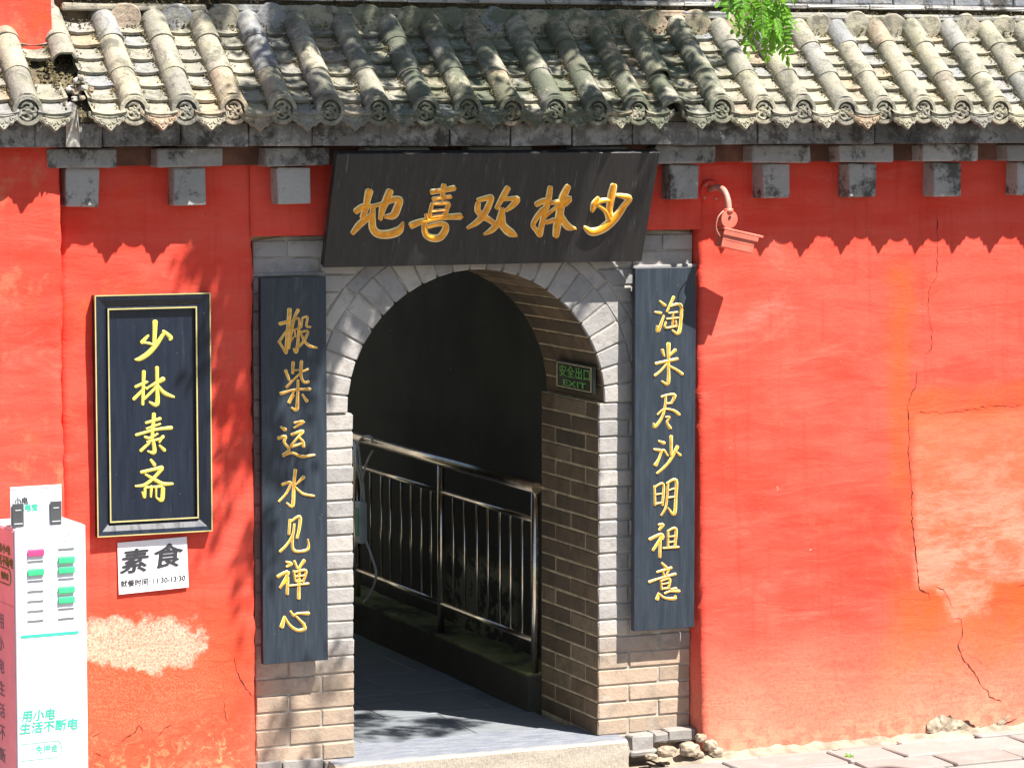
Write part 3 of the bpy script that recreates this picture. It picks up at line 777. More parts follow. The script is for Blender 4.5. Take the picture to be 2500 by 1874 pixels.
def tube_tile(L, r_lo, r_hi, seed, endtile=False, broken=False):
    rnd = random.Random(seed); V = []; Fc = []; na = 13; nl = 6
    A = [radians(-25 + 230 * k / na) for k in range(na + 1)]
    ph = Vector((seed * 3.1, seed * 1.7, 0))
    for layer, th in ((0, 0), (1, .011)):
        for j in range(nl + 1):
            s = L * j / nl; r = r_lo + (r_hi - r_lo) * j / nl - th
            for a in A:
                rr = r + noise.noise(Vector((cos(a) * 2, s * 9, sin(a) * 2)) + ph) * .0022
                ss = s
                if endtile and j == 0: ss = st * rr * sin(a) / ct
                if broken and j == 0: ss = s + .04 * noise.noise(Vector((a * 2, seed, 0))) + .03
                V.append((rr * cos(a), ss * ct - rr * sin(a) * st, ss * st + rr * sin(a) * ct))
    n = na + 1; o2 = n * (nl + 1)
    for j in range(nl):
        for k in range(na):
            Fc.append((j * n + k, j * n + k + 1, (j + 1) * n + k + 1, (j + 1) * n + k))
            if not endtile: Fc.append((o2 + j * n + k, o2 + (j + 1) * n + k, o2 + (j + 1) * n + k + 1, o2 + j * n + k + 1))
    for k in range(na):
        Fc.append((k, o2 + k, o2 + k + 1, k + 1)); a = nl * n; Fc.append((a + k, a + k + 1, o2 + a + k + 1, o2 + a + k))
    if endtile:      # round face with a raised rim and beast relief
        R = .0670; N = 30
        prof = [(R - .002, .012), (R, .004), (R, -.010), (R - .004, -.014), (.0485, -.014), (.0475, .010), (.0, .011)]
        base = len(V)
        for (r, yy) in prof[:-1]:
            for k in range(N): a = 2 * pi * k / N; V.append((r * cos(a), yy, r * sin(a) + .000))
        V.append((0, prof[-1][1], 0)); c = len(V) - 1
        for j in range(len(prof) - 2):
            for k in range(N): k2 = (k + 1) % N; Fc.append((base + j * N + k, base + j * N + k2, base + (j + 1) * N + k2, base + (j + 1) * N + k))
        b = base + (len(prof) - 2) * N
        for k in range(N): Fc.append((b + k, b + (k + 1) % N, c))
        parts = []
        curls = [[(-.030, .018), (-.012, .032), (.012, .030), (.020, .016), (.006, .010), (-.006, .018)], [(.030, .020), (.036, .0), (.024, -.012), (.010, -.004), (.016, .008)],
                 [(-.036, .004), (-.026, -.010), (-.010, -.006), (-.008, .006), (-.022, .006)], [(-.030, -.018), (-.016, -.034), (.002, -.036), (.008, -.024), (-.006, -.018)],
                 [(.014, -.034), (.028, -.026), (.022, -.016)], [(-.004, -.002), (.006, .0), (.004, -.012), (-.006, -.012)]]
        rot = rnd.uniform(-.5, .5); 
        for cu in curls:
            pp = [Vector(((p[0] * cos(rot) - p[1] * sin(rot)) * rnd.uniform(.85, 1.12), .001 - .003 * (i % 2), (p[0] * sin(rot) + p[1] * cos(rot)) * rnd.uniform(.9, 1.08))) for i, p in enumerate(cu)]
            pp = smooth_path(pp, 4); m_ = len(pp)
            parts.append(tube_data(pp, [.0040 + .0052 * sin(pi * (i + .5) / m_) for i in range(m_)], 6))
        vv, ff = join_data(parts); o = len(V); V += [tuple(p) for p in vv]; Fc += [tuple(i + o for i in q) for q in ff]
    me = mesh('cover_tile', V, Fc, True)
    bm = bmesh.new(); bm.from_mesh(me); bmesh.ops.recalc_face_normals(bm, faces=bm.faces); bm.to_mesh(me); bm.free()
    for p in me.polygons: p.use_smooth = True
    me.materials.append(M['tile'])
    try: me.set_sharp_from_angle(angle=radians(40))
    except Exception: pass
    return me
ends = [tube_tile(.262, .0625, .0570, 40 + i, True) for i in range(5)]
covers = [tube_tile(.255, .0615, .0560, 60 + i) for i in range(7)]
brk = tube_tile(.25, .0625, .0560, 91, False, True)
def pan_mesh(seed, L=.150, wd=.069, th=.017, sag=.014):
    rnd = random.Random(seed); V = []; Fc = []; nx = 8; ny = 3
    for lay in (0, 1):
        for j in range(ny + 1):
            for i in range(nx + 1):
                u = -1 + 2 * i / nx; x = u * wd; s = L * j / ny
                h = sag * u * u + (.030 * (1 - j / ny)) - lay * th + noise.noise(Vector((u * 3, s * 12, seed))) * .002
                if j == 0: s += noise.noise(Vector((u * 4, seed * 2, 5))) * .004
                V.append((x, s * ct - h * st, s * st + h * ct))
    n = nx + 1; o = n * (ny + 1)
    for j in range(ny):
        for i in range(nx): Fc.append((j * n + i, j * n + i + 1, (j + 1) * n + i + 1, (j + 1) * n + i))
    for i in range(nx): Fc.append((i, o + i, o + i + 1, i + 1))
    me = mesh('pan_tile', V, Fc); 
    for p in me.polygons: p.use_smooth = True
    me.materials.append(M['tile'])
    try: me.set_sharp_from_angle(angle=radians(40))
    except Exception: pass
    return me
pans = [pan_mesh(i) for i in range(7)]
def drip_mesh(seed):
    rnd = random.Random(seed)
    half = [(.088, .014), (.090, -.006), (.080, -.016), (.070, -.020), (.064, -.034), (.050, -.040), (.042, -.053), (.026, -.055), (.016, -.066), (0, -.082)]
    out = half + [(-x, z) for x, z in half[::-1][1:]]
    topc = [(-.088 + .176 * k / 10, .014 - .012 * (1 - (2 * k / 10 - 1) ** 2)) for k in range(1, 10)]
    pts = out + topc
    V = [(x, -.0, z) for x, z in pts] + [(x, .014, z) for x, z in pts]; n = len(pts)
    bm = bmesh.new(); vs = [bm.verts.new(p) for p in V]
    bm.faces.new(vs[:n]); bm.faces.new(vs[n:][::-1])
    for i in range(n): bm.faces.new((vs[i], vs[(i + 1) % n], vs[n + (i + 1) % n], vs[n + i]))
    bmesh.ops.triangulate(bm, faces=[fc for fc in bm.faces if len(fc.verts) > 4])
    bmesh.ops.recalc_face_normals(bm, faces=bm.faces)
    tmp = bpy.data.meshes.new('t'); bm.to_mesh(tmp); bm.free()
    V = [tuple(q.co) for q in tmp.vertices]; Fc = [tuple(p.vertices) for p in tmp.polygons]
    parts = []
    def rib(p, r):
        pp = smooth_path([Vector((x, -.002, z)) for x, z in p], 4); parts.append(tube_data(pp, r, 5))
    rib([(x * .93, z + .005 if z < 0 else z - .004) for x, z in out], .0026)
    rib([(-.078, -.002), (-.035, -.014), (0, -.018), (.035, -.014), (.078, -.002)], .0035)
    for sx in (1, -1):
        rib([(sx * .066, -.012), (sx * .050, -.026), (sx * .034, -.024), (sx * .038, -.036)], .0042)
        rib([(sx * .030, -.038), (sx * .018, -.046), (sx * .010, -.038)], .0036)
    rib([(-.006, -.052), (0, -.044), (.006, -.052), (0, -.064)], .0040)
    vv, ff = join_data(parts); o = len(V); V += [tuple(p) for p in vv]; Fc += [tuple(i + o for i in q) for q in ff]
    me = mesh('drip_tile', V, Fc); me.materials.append(M['tile']); return me
drips = [drip_mesh(i) for i in range(3)]
random.seed(12)
for i, x in enumerate(rows):
    missing = i == 16       # this row has lost its round end tile
    stub = i == 3           # the broken row beside the upper wall
    y0 = EY + random.uniform(-.008, .008); z0 = EZ + random.uniform(-.006, .006)
    lean = random.uniform(-.012, .012)
    if not stub:
        if missing:
            link('cover_tile', covers[0], None, roof, (x, y0 + .03, z0 - .004), (0, 0, .04))
        else:
            link('cover_tile', random.choice(ends), None, roof, (x, y0, z0), (0, random.uniform(-.02, .02), lean))['label'] = 'end tile with a round beast relief face'
    for k in (1, 2):
        s = .235 * k
        if stub and k == 1: me = brk; s = .30
        elif stub: s = .47; me = covers[2]
        else: me = random.choice(covers)
        link('cover_tile', me, None, roof, (x + random.uniform(-.003, .003), y0 + s * ct, z0 + s * st + .0015 * k), (random.uniform(-.006, .006), 0, lean + random.uniform(-.01, .01)))
    if i < len(rows) - 1:
        xm = (x + rows[i + 1]) / 2; wd = (rows[i + 1] - x)
        sc = wd / .22
        d = link('drip_tile', random.choice(drips), None, roof, (xm + random.uniform(-.004, .004), -.340 + random.uniform(-.006, .006), 3.001 + random.uniform(-.004, .004)), (random.uniform(-.40, -.28), random.uniform(-.04, .04), random.uniform(-.03, .03)))
        for k in range(7):
            s = -.02 + .097 * k
            if i == 2 and k in (2, 3): continue
            px_, py_, pz_ = xm + random.uniform(-.004, .004), EY + s * ct + .020 * st, EZ + s * st - .020 * ct
            o = link('pan_tile', random.choice(pans), None, roof, (px_, py_, pz_ - .012), (random.uniform(-.03, .03), random.uniform(-.02, .02), random.uniform(-.03, .03)))
            o.scale = (sc, 1, 1)
# plaster scallops and ridge courses
for i, x in enumerate(rows[4:]):
    xm = x + .11
    bm = bmesh.new(); bmesh.ops.create_cone(bm, cap_ends=True, segments=20, radius1=.070, radius2=.070, depth=.22)
    bmesh.ops.rotate(bm, verts=bm.verts, matrix=Matrix.Rotation(pi / 2, 3, 'X'))
    bmesh.ops.bevel(bm, geom=[e for e in bm.edges if e.is_manifold and len(e.link_faces[0].verts) + len(e.link_faces[1].verts) > 10], offset=.008, segments=1, affect='EDGES')
    for q in bm.verts: q.co += noise.noise_vector(q.co * 20 + Vector((i, 0, 0))) * .008; q.co.x *= 1.12
    me = bpy.data.meshes.new('ridge_plug'); bm.to_mesh(me); bm.free()
    me.materials.append(M['tile'])
    link('ridge_plug', me, None, roof, (xm + random.uniform(-.008, .008), .15 + .10, 3.430 + random.uniform(-.004, .004)), (random.uniform(-.05, .05), 0, 0))
x = -1.95
while x < 4.1:
    w = random.uniform(.31, .37)
    link('ridge_moulding', block(round(w, 2) - .004, .30, .022, .008, .002, M['ridge'], 3, 2), None, roof, (x + w / 2, .150 + .15, 3.527 + random.uniform(-.002, .002)))
    x += w
x = -1.95
for k in range(18):
    w = .35
    link('ridge_block', block(w - .005, .26, .14, .010, .003, M['ridge_dark'], 3, 2), None, roof, (x + .071 + w / 2, .168 + .13, 3.610 + random.uniform(-.002, .002)), (random.uniform(-.01, .01), 0, 0))
    x += w
x = -1.95
while x < 4.1:
    w = random.uniform(.24, .5); link('plaster_band', block(round(w, 1), .24, .034, .010, .004, M['tile'], 4, 2), None, roof, (x + w / 2, .145 + .12 + random.uniform(-.004, .004), 3.474 + random.uniform(-.003, .003))); x += round(w, 1)
v, f = box_data(-1.95, 4.2, .19, .9, 2.9, 3.52); link('ridge_core', mesh('ridge_core', v, f), M['void'], roof)
# dry moss and grit lodged along the tile rows: countless
random.seed(31); V = []; Fc = []
def clod(p, r):
    o = len(V); a = random.uniform(0, 6.28)
    for k in range(4):
        t = a + k * pi / 2; V.append((p[0] + r * cos(t) * random.uniform(.6, 1.2), p[1] + r * sin(t) * random.uniform(.6, 1.2), p[2]))
    V.append((p[0] + random.uniform(-.3, .3) * r, p[1] + random.uniform(-.3, .3) * r, p[2] + r * random.uniform(.6, 1.3)))
    V.append((p[0], p[1], p[2] - r * .6))
    for k in range(4): k2 = (k + 1) % 4; Fc.append((o + k, o + k2, o + 4)); Fc.append((o + k2, o + k, o + 5))
for x in rows:
    for s_ in (-1, 1):
        dens = 380
        for _ in range(dens):
            s = random.uniform(0, .70) ; h = random.uniform(-.022, .006) if random.random() < .85 else random.uniform(.0, .018)
            off = s_ * (.0580 + abs(random.gauss(0, .010)) * (1 if h < .004 else .3))
            clod((x + off, EY + s * ct - h * st, EZ + s * st + h * ct), random.uniform(.0025, .0062))
for _ in range(2600):   # on the row heads and under the ridge
    x = random.uniform(-1.9, 3.6); clod((x, random.uniform(.12, .17), random.uniform(3.34, 3.42)), random.uniform(.003, .008))
for _ in range(1500):
    x = random.uniform(-1.9, 3.6); clod((x, random.uniform(.15, .20), 3.50 + random.uniform(-.012, .012)), random.uniform(.003, .007))
for _ in range(500):
    x = random.uniform(-2.1, -1.9); s = random.uniform(0, .5); clod((x, EY + s * ct + .03, EZ + s * st - .03), random.uniform(.004, .012))
mo = link('dry_moss', mesh('dry_moss', V, Fc), M['moss'], roof); mo['kind'] = 'stuff'

# ============================================================ corridor behind the gateway
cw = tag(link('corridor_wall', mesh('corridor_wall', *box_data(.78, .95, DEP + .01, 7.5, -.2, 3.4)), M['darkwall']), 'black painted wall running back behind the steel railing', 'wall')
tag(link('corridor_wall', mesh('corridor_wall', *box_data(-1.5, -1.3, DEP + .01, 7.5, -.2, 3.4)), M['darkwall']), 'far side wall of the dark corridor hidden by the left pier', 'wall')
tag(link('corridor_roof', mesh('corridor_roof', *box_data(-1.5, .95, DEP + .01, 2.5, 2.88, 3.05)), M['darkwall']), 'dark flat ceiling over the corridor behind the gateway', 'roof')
tag(link('courtyard_wall', mesh('courtyard_wall', *box_data(-9, 9, 13.0, 13.3, -.2, 4.2)), M['mortar']), 'plain pale wall closing the yard behind the corridor', 'wall')
bm = bmesh.new(); v, f = box_data(.565, .775, DEP + .012, 7.4, -.1, .195); vs = [bm.verts.new(p) for p in v]
for q in f: bm.faces.new([vs[i] for i in q])
bmesh.ops.subdivide_edges(bm, edges=list(bm.edges), cuts=3, use_grid_fill=True)
bmesh.ops.subdivide_edges(bm, edges=[e for e in bm.edges if abs(e.verts[0].co.y - e.verts[1].co.y) > .5], cuts=14)
for q in bm.verts: q.co += noise.noise_vector(q.co * 4) * Vector((.012, 0, .012)) + noise.noise_vector(q.co * 15) * .004
bmesh.ops.recalc_face_normals(bm, faces=bm.faces); me = bpy.data.meshes.new('kerb'); bm.to_mesh(me); bm.free()
tag(link('kerb', me, M['kerb']), 'low mossy concrete kerb carrying the steel railing', 'kerb')

rail = empty('railing', (.609, .7, .19), 'stainless steel railing with thin upright bars inside the archway', 'railing')
RXp = .609
def cyl(name, a, b, r, m, par, n=12):
    V, Fc = tube_data([a, b], r, n); me = mesh(name, V, Fc)
    for p in me.polygons: p.use_smooth = len(p.vertices) == 4
    return link(name, me, M[m], par)
cyl('handrail', (RXp, .70, 1.13), (RXp, 3.6, 1.13), .028, 'steel', rail, 16)
for y0, y1 in ((.72, 1.99), (2.03, 3.32)):
    cyl('upper_rail', (RXp, y0, .965), (RXp, y1, .965), .014, 'steel', rail)
    cyl('lower_rail', (RXp, y0, .355), (RXp, y1, .355), .016, 'steel', rail)
for yy in (.725, 2.01, 3.34):
    cyl('post', (RXp, yy, .19), (RXp, yy, 1.11), .020, 'steel', rail)
    if yy != .725: pass
b0 = [(1165, 1300), (1192, 1300), (1221, 1300), (1247, 1300), (1276, 1300), (1107, 1200), (1134, 1200), (904, 1170), (931, 1170), (953, 1170), (980, 1180), (1004, 1180), (1029, 1180), (1053, 1190)]
for p in b0:
    q = atx(p[0], p[1], RXp); cyl('baluster', (RXp, q.y, .365), (RXp, q.y, .955), .0085, 'steel', rail, 8)
# cable and its adapter hanging on the railing
cb = lambda px, py, X=.575: atx(px, py, X)
V, Fc = tube_data(smooth_path([cb(868, 1335), cb(880, 1240), cb(882, 1190), cb(873, 1130), cb(872, 1090), cb(885, 1068), cb(905, 1066), cb(910, 1080)]), .0075, 7)
V2, F2 = tube_data(smooth_path([cb(873, 1075), cb(880, 1130), cb(888, 1200), cb(890, 1300), cb(905, 1350), cb(918, 1395), cb(912, 1430), cb(895, 1462), cb(866, 1488)]), .007, 7)
V3, F3 = tube_data(smooth_path([cb(910, 1100), cb(895, 1130), cb(886, 1170), cb(884, 1215)]), .006, 7)
cabo = link('cable', mesh('cable', *join_data([(V, Fc), (V2, F2), (V3, F3)]), True), M['cable']); tag(cabo, 'grey electric cable looped over the end of the railing', 'cable')
a = atx(876, 1218, .57)
ad = empty('power_adapter', (.57, a.y, .66), 'pale blue grey adapter box hanging on the looped cable', 'adapter')
link('case', block(.045, .09, .24, .008, 0, M['adapter'], 1, 2), None, ad, (.572, a.y - .03, .655), (.0, 0, 0))
link('face_label', block(.002, .05, .16, 0, 0, M['teal'], 1), None, ad, (.548, a.y - .03, .66))

# exit sign on the reveal
ex = empty('exit_sign', (W - .02, .24, 1.725), 'small black exit sign with green lettering on the arch reveal', 'sign')
exY0, exY1, exZ0, exZ1 = .035, .47, 1.655, 1.795
link('panel', block(.022, exY1 - exY0, exZ1 - exZ0, .003, 0, M['exit_black'], 1), None, ex, (.622, (exY0 + exY1) / 2, (exZ0 + exZ1) / 2))
FR = .6095
bars = [box_data(FR, FR + .002, exY0 + .014, exY1 - .014, z, z + .003) for z in (exZ0 + .010, exZ1 - .013)] + [box_data(FR, FR + .002, y, y + .005, exZ0 + .010, exZ1 - .010) for y in (exY0 + .012, exY1 - .017)]
link('border', mesh('border', *join_data(bars)), M['gold_rim'], ex)
def text_obj(name, body, size, mat, parent, origin, xdir, zdir, width=None, height=None, bold=0.0, depth=.0012, shear=0.0, center=True):
    """lettering: a thin solid print standing a hair proud of its surface; xdir/zdir span the surface"""
    cu = bpy.data.curves.new('lettering', 'FONT'); cu.body = body; cu.size = size; cu.extrude = depth / 2; cu.shear = shear; cu.resolution_u = 3
    tmp = bpy.data.objects.new('lettering', cu); COL.objects.link(tmp)
    dg = bpy.context.evaluated_depsgraph_get(); dg.update()
    me = bpy.data.meshes.new_from_object(tmp.evaluated_get(dg)); bpy.data.objects.remove(tmp); bpy.data.curves.remove(cu)
    xs = [p.co.x for p in me.vertices]; ys = [p.co.y for p in me.vertices]
    x0, x1, y0, y1 = min(xs), max(xs), min(ys), max(ys)
    sx = (width / (x1 - x0)) if width else 1; sy_2 = (height / (y1 - y0)) if height else sx
    xd = Vector(xdir); zd = Vector(zdir); nd = xd.normalized().cross(zd.normalized())
    base = [((p.co.x - (x0 + x1) / 2) * sx, (p.co.y - (y0 + y1) / 2) * sy_2, p.co.z) for p in me.vertices]
    faces = [tuple(p.vertices) for p in me.polygons]; V = []; Fc = []
    offs = [(0, 0)] if not bold else [(-bold, 0), (bold, 0), (0, -bold * .6), (0, bold * .6), (-bold * .5, 0), (bold * .5, 0)]
    for k, (bx_, bz_) in enumerate(offs):     # heavier lettering: the same print struck several times
        o0 = len(V); V += [xd * (u + bx_) + zd * (w + bz_) + nd * (z + k * .00005) for u, w, z in base]; Fc += [tuple(i + o0 for i in q) for q in faces]
    me = mesh('lettering', V, Fc)
    me.materials.append(M[mat])
    return link(name, me, None, parent, origin)
text_obj('lettering', '安全出口', .06, 'exit_green', ex, (.609, .24, 1.747), (0, -1, 0), (0, 0, 1), .36, .056, .0012)
text_obj('lettering', 'EXIT', .04, 'exit_green', ex, (.609, .24, 1.690), (0, -1, 0), (0, 0, 1), .27, .028, .0010)

# ============================================================ boards with carved characters
def strokes_mesh(name, strokes, tf, nrm, h, wscale, pieces, rim=1.25):
    """brush strokes laid on a board: tf maps picture coordinates to the board plane"""
    body = []; rims = []
    for si, s in enumerate(strokes):
        P = [Vector((x, y, w)) for x, y, w in s]
        P = smooth_path(P, 5) if len(P) > 2 else [P[0].lerp(P[-1], k / 6) for k in range(7)]
        # rounded ends
        d0 = (P[1] - P[0]); d0.z = 0; d0 = d0.normalized() if d0.length else Vector((1, 0, 0)); d1 = (P[-1] - P[-2]); d1.z = 0; d1 = d1.normalized() if d1.length else Vector((1, 0, 0))
        w0 = P[0].z; w1 = P[-1].z
        a = [Vector((P[0].x - d0.x * w0 * k, P[0].y - d0.y * w0 * k, w0 * q)) for k, q in ((.95, .25), (.75, .65), (.4, .9))]
        b = [Vector((P[-1].x + d1.x * w1 * k, P[-1].y + d1.y * w1 * k, w1 * q)) for k, q in ((.4, .9), (.75, .65), (.95, .25))]
        Q = a + P + b
        hh = h * (.86 + .035 * (si % 9))
        for (lst, prof) in ((body, ((-1, -.1), (-.72, .62), (-.3, .95), (0, 1.0), (.3, .95), (.72, .62), (1, -.1))), (rims, ((-rim, -.1), (-rim * .86, .30), (0, .34), (rim * .86, .30), (rim, -.1)))):
            if lst is rims and not rim: continue
            V = []; Fc = []; n = len(prof)
            for i, p in enumerate(Q):
                t = Q[min(i + 1, len(Q) - 1)] - Q[max(i - 1, 0)]; t = Vector((t.x, t.y)); t = t.normalized() if t.length > 1e-6 else Vector((1, 0))
                nn = Vector((-t.y, t.x))
                extra = 0
                for (k, hz) in prof:
                    w = p.z * k * wscale
                    c = tf(p.x + nn.x * w, p.y + nn.y * w)
                    V.append(c + nrm * (hz * hh * (min(1, p.z / 8 + .4))))
            for i in range(len(Q) - 1):
                for k in range(n - 1): Fc.append((i * n + k, i * n + k + 1, (i + 1) * n + k + 1, (i + 1) * n + k))
            lst.append((V, Fc))
    out = []
    for lst, mt, nm in ((body, pieces[0], name), (rims, pieces[1], 'gilt_rim')):
        if not lst: continue
        V, Fc = join_data(lst); me = mesh(nm, V, Fc, True); me.materials.append(M[mt]); out.append(me)
    return out
def put_chars(parent, chars, origin, zoom, plane_o, plane_n, h, wscale, mats, rim):
    tf = lambda x, y: at_plane(origin[0] + x / zoom, origin[1] + y / zoom, plane_o, plane_n)
    for ch in chars:
        ms = strokes_mesh('carved_character', ch, tf, plane_n, h, wscale, mats, rim)
        c = Vector((0, 0, 0))
        # recentre the mesh on its own origin
        vs = ms[0].vertices; c = sum((p.co for p in vs), Vector()) / len(vs)
        for me in ms:
            for p in me.vertices: p.co -= c
        o = link('carved_character', ms[0], None, parent, c)
        if len(ms) > 1:
            r = link('gilt_rim', ms[1], None, None); r.parent = o; r.location = (0, 0, 0)

# name board over the arch, leaning forward
A_, B_ = Vector((-.798, -.29, 2.818)), Vector((.810, -.29, 2.818))
C_, D_ = Vector((.806, -.10, 2.299)), Vector((-.798, -.10, 2.299))
nrm = (B_ - A_).cross(D_ - A_).normalized()
if nrm.y > 0: nrm = -nrm
bk = -nrm * .045
nb = empty('name_board', (0, -.2, 2.56), 'wide leaning black board with five large orange carved characters over the arch', 'sign')
me = hexa('panel', [D_ + bk * 0 + bk, C_ + bk, C_, D_, A_ + bk, B_ + bk, B_, A_][:0] or [tuple(D_), tuple(C_), tuple(C_ + bk), tuple(D_ + bk), tuple(A_), tuple(B_), tuple(B_ + bk), tuple(A_ + bk)], .0025)
link('panel', me, M['name_board'], nb)
for x in (-.6, .6):     # iron hangers from the eave to the board's back
    cyl('hanger', (x, -.20, 2.76), (x, -.10, 2.84), .008, 'slot', nb)
v, f = box_data(-.798, .810, -.276, -.245, 2.8215, 2.8245); 
T1 = [  # first crop, from the left
 [[(365,225,48),(340,330,42),(320,450,38),(275,600,38)],[(175,510,38),(280,440,35),(400,440,25),(560,400,25)],[(125,825,28),(230,700,42),(360,600,32),(420,520,26)],
  [(420,470,30),(410,620,40),(420,760,45),(500,840,48),(650,845,52),(800,790,50),(862,670,12)],[(665,225,45),(610,360,45),(560,480,40),(530,620,26)],[(560,410,26),(700,345,38),(810,345,38),(780,450,46),(720,570,46),(600,590,24)]],
 [[(1455,135,32),(1440,250,28),(1430,330,26)],[(1280,230,33),(1420,210,30),(1600,175,34)],[(1300,335,26),(1420,315,24),(1550,300,26)],[(1285,400,22),(1258,520,26),(1255,600,26)],
  [(1290,400,20),(1400,398,22),(1520,400,26),(1498,480,26),(1480,560,28)],[(1280,510,18),(1470,490,18)],[(1290,590,22),(1480,565,22)],[(1190,560,20),(1215,640,22)],
  [(985,715,43),(1100,670,38),(1300,625,33),(1500,595,33),(1690,585,40)],[(1190,650,24),(1170,750,33),(1200,860,38),(1300,905,43),(1400,890,43),(1470,800,43),(1480,720,36),(1400,695,28),(1230,735,26)]],
 [[(1955,350,28),(2080,320,33),(2150,315,33),(2100,450,38),(2040,560,38),(1940,670,36),(1800,755,18)],[(1955,400,33),(1950,500,36),(2030,590,36),(2110,630,34),(2200,700,30)]]]
T2 = [
 [[(345,170,35),(300,250,36),(255,330,33),(190,450,26)],[(250,330,25),(380,320,25),(480,325,34),(430,400,36),(320,490,20)],[(265,470,33),(250,560,40),(200,680,36),(110,770,33),(10,825,14)],[(265,560,38),(270,680,43),(330,760,48),(400,810,46),(460,840,22)]],
 [[(950,160,30),(930,300,36),(890,450,36),(850,600,33),(800,830,36)],[(755,400,33),(860,350,33),(940,350,20)],[(850,470,34),(760,580,32),(705,690,28),(750,770,26),(800,835,30)],[(1200,150,36),(1140,280,46),(1100,420,48),(1080,560,46),(1050,700,46),(1030,840,38)],
  [(970,380,24),(1100,360,33),(1220,320,38),(1160,405,26)],[(1060,420,20),(960,500,20),(865,590,22),(880,655,24),(1000,625,30)],[(1100,560,36),(1150,650,40),(1210,720,42),(1300,742,16)]],
 [[(1850,140,40),(1820,280,46),(1790,480,38),(1800,540,38)],[(1630,310,22),(1580,400,42),(1545,490,24)],[(1600,390,28),(1680,350,28),(1780,340,26)],[(1640,420,20),(1740,500,28),(1790,600,42)],
  [(1900,270,20),(2000,290,32),(2075,320,34),(2000,420,36),(1900,560,46),(1780,680,53),(1650,770,46),(1530,790,43),(1437,725,20)]]]
OM = ('orange', 'gold_rim')
put_chars(nb, T1, (840, 430), 5.978, A_ + nrm * .0, nrm, .012, 1.08, OM, 1.25)
put_chars(nb, T2, (1180, 430), 5.821, A_ + nrm * .0, nrm, .012, 1.08, OM, 1.25)

def couplet(name_lab, px0, py0, px1, py1, Yf, th=.035, bottom_dx=0):
    a = at(px0, py0, Yf); b = at(px1, py1, Yf)
    o = empty('couplet_board', ((a.x + b.x) / 2, Yf + th, b.z), name_lab, 'sign', 'tall couplet boards either side of the arch')
    v, f = box_data(a.x, b.x, Yf, Yf + th, b.z, a.z)
    link('panel', hexa('panel', v, .002), M['couplet'], o)
    for zz in (a.z - .25, b.z + .25):       # battens that hold it off the bricks
        v, f = box_data(a.x + .05, b.x - .05, Yf + th, -.003, zz - .02, zz + .02); link('batten', mesh('batten', v, f), M['frame'], o)
    return o
YB = -.085
cl = couplet('tall black couplet board left of the arch with seven gold characters', 636, 679, 801, 1610, YB)
crr = couplet('tall blue-black couplet board right of the arch, hung against the red wall edge', 1551, 655, 1695, 1530, YB)
n_ = Vector((0, -1, 0)); oB = Vector((0, YB, 0))
C1 = [
 [[(193,105,18),(185,250,17),(170,400,15),(160,530,15)],[(95,250,14),(150,235,14),(205,215,10)],[(160,545,12),(120,480,10),(88,430,10)],[(85,435,11),(150,340,10),(230,260,8)],
  [(280,110,14),(240,200,12),(200,400,12),(190,500,8)],[(240,210,8),(290,200,9),(285,350,11),(265,530,14),(235,500,7)],[(200,330,7),(290,290,7)],[(245,320,7),(255,380,7)],[(195,440,7),(240,380,6)],
  [(325,190,8),(310,290,9)],[(325,190,8),(375,180,9),(365,270,9),(405,280,9)],[(300,335,9),(380,325,10),(340,420,12),(270,500,9)],[(310,350,9),(350,430,11),(400,475,12),(470,492,8)]],
 [[(230,640,14),(225,750,11)],[(315,630,14),(310,770,12),(340,840,10),(385,835,12)],[(320,735,8),(380,710,10)],[(155,720,13),(190,820,10)],[(165,890,12),(230,820,9),(300,750,7)],[(230,720,7),(285,715,6)],
  [(105,955,15),(250,915,10),(400,910,13)],[(280,820,10),(275,1000,13),(265,1115,16),(215,1100,8)],[(240,930,6),(205,1000,10),(190,1045,14)],[(190,1045,12),(240,970,7)],[(325,965,8),(370,1030,14)]],
 [[(245,1250,10),(335,1240,13),(240,1300,8)],[(215,1370,12),(330,1335,13),(260,1420,9),(210,1490,12),(330,1455,9)],[(290,1400,10),(330,1440,11),(335,1490,13)],[(105,1290,8),(150,1320,16)],
  [(80,1405,14),(150,1390,14),(140,1450,11),(190,1520,12),(130,1580,14)],[(130,1575,14),(220,1555,10),(320,1590,13),(445,1575,9)]]]
C2 = [
 [[(230,100,13),(215,250,12),(205,430,13),(150,405,6)],[(110,235,12),(185,215,10),(150,310,9),(80,390,9)],[(305,165,14),(235,235,6)],[(225,255,7),(300,320,10),(400,340,9)]],
 [[(180,560,10),(170,690,10)],[(180,580,8),(270,530,12),(265,640,11),(245,725,10)],[(220,600,8),(205,700,10),(150,790,10),(90,850,11)],[(205,710,9),(205,820,11),(250,850,11),(345,830,11),(345,740,6)]],
 [[(145,945,8),(190,965,14),(150,990,8)],[(70,1080,14),(165,1040,12),(90,1185,10)],[(160,1090,11),(155,1240,12)],[(90,1180,10),(165,1100,8)],[(220,940,10),(245,1000,9)],[(310,935,14),(265,1000,9)],[(215,1030,9),(230,1120,9)],
  [(220,1040,8),(325,1025,11),(300,1130,9)],[(230,1080,6),(310,1070,6)],[(235,1125,7),(300,1120,7)],[(175,1165,7),(350,1145,9)],[(265,1000,10),(260,1280,13)]],
 [[(130,1450,10),(105,1540,17)],[(135,1460,8),(180,1530,11),(250,1575,12),(315,1560,14),(300,1510,10)],[(185,1400,8),(215,1440,11),(250,1420,9),(350,1420,14)],[(240,1450,8),(310,1520,12)]]]
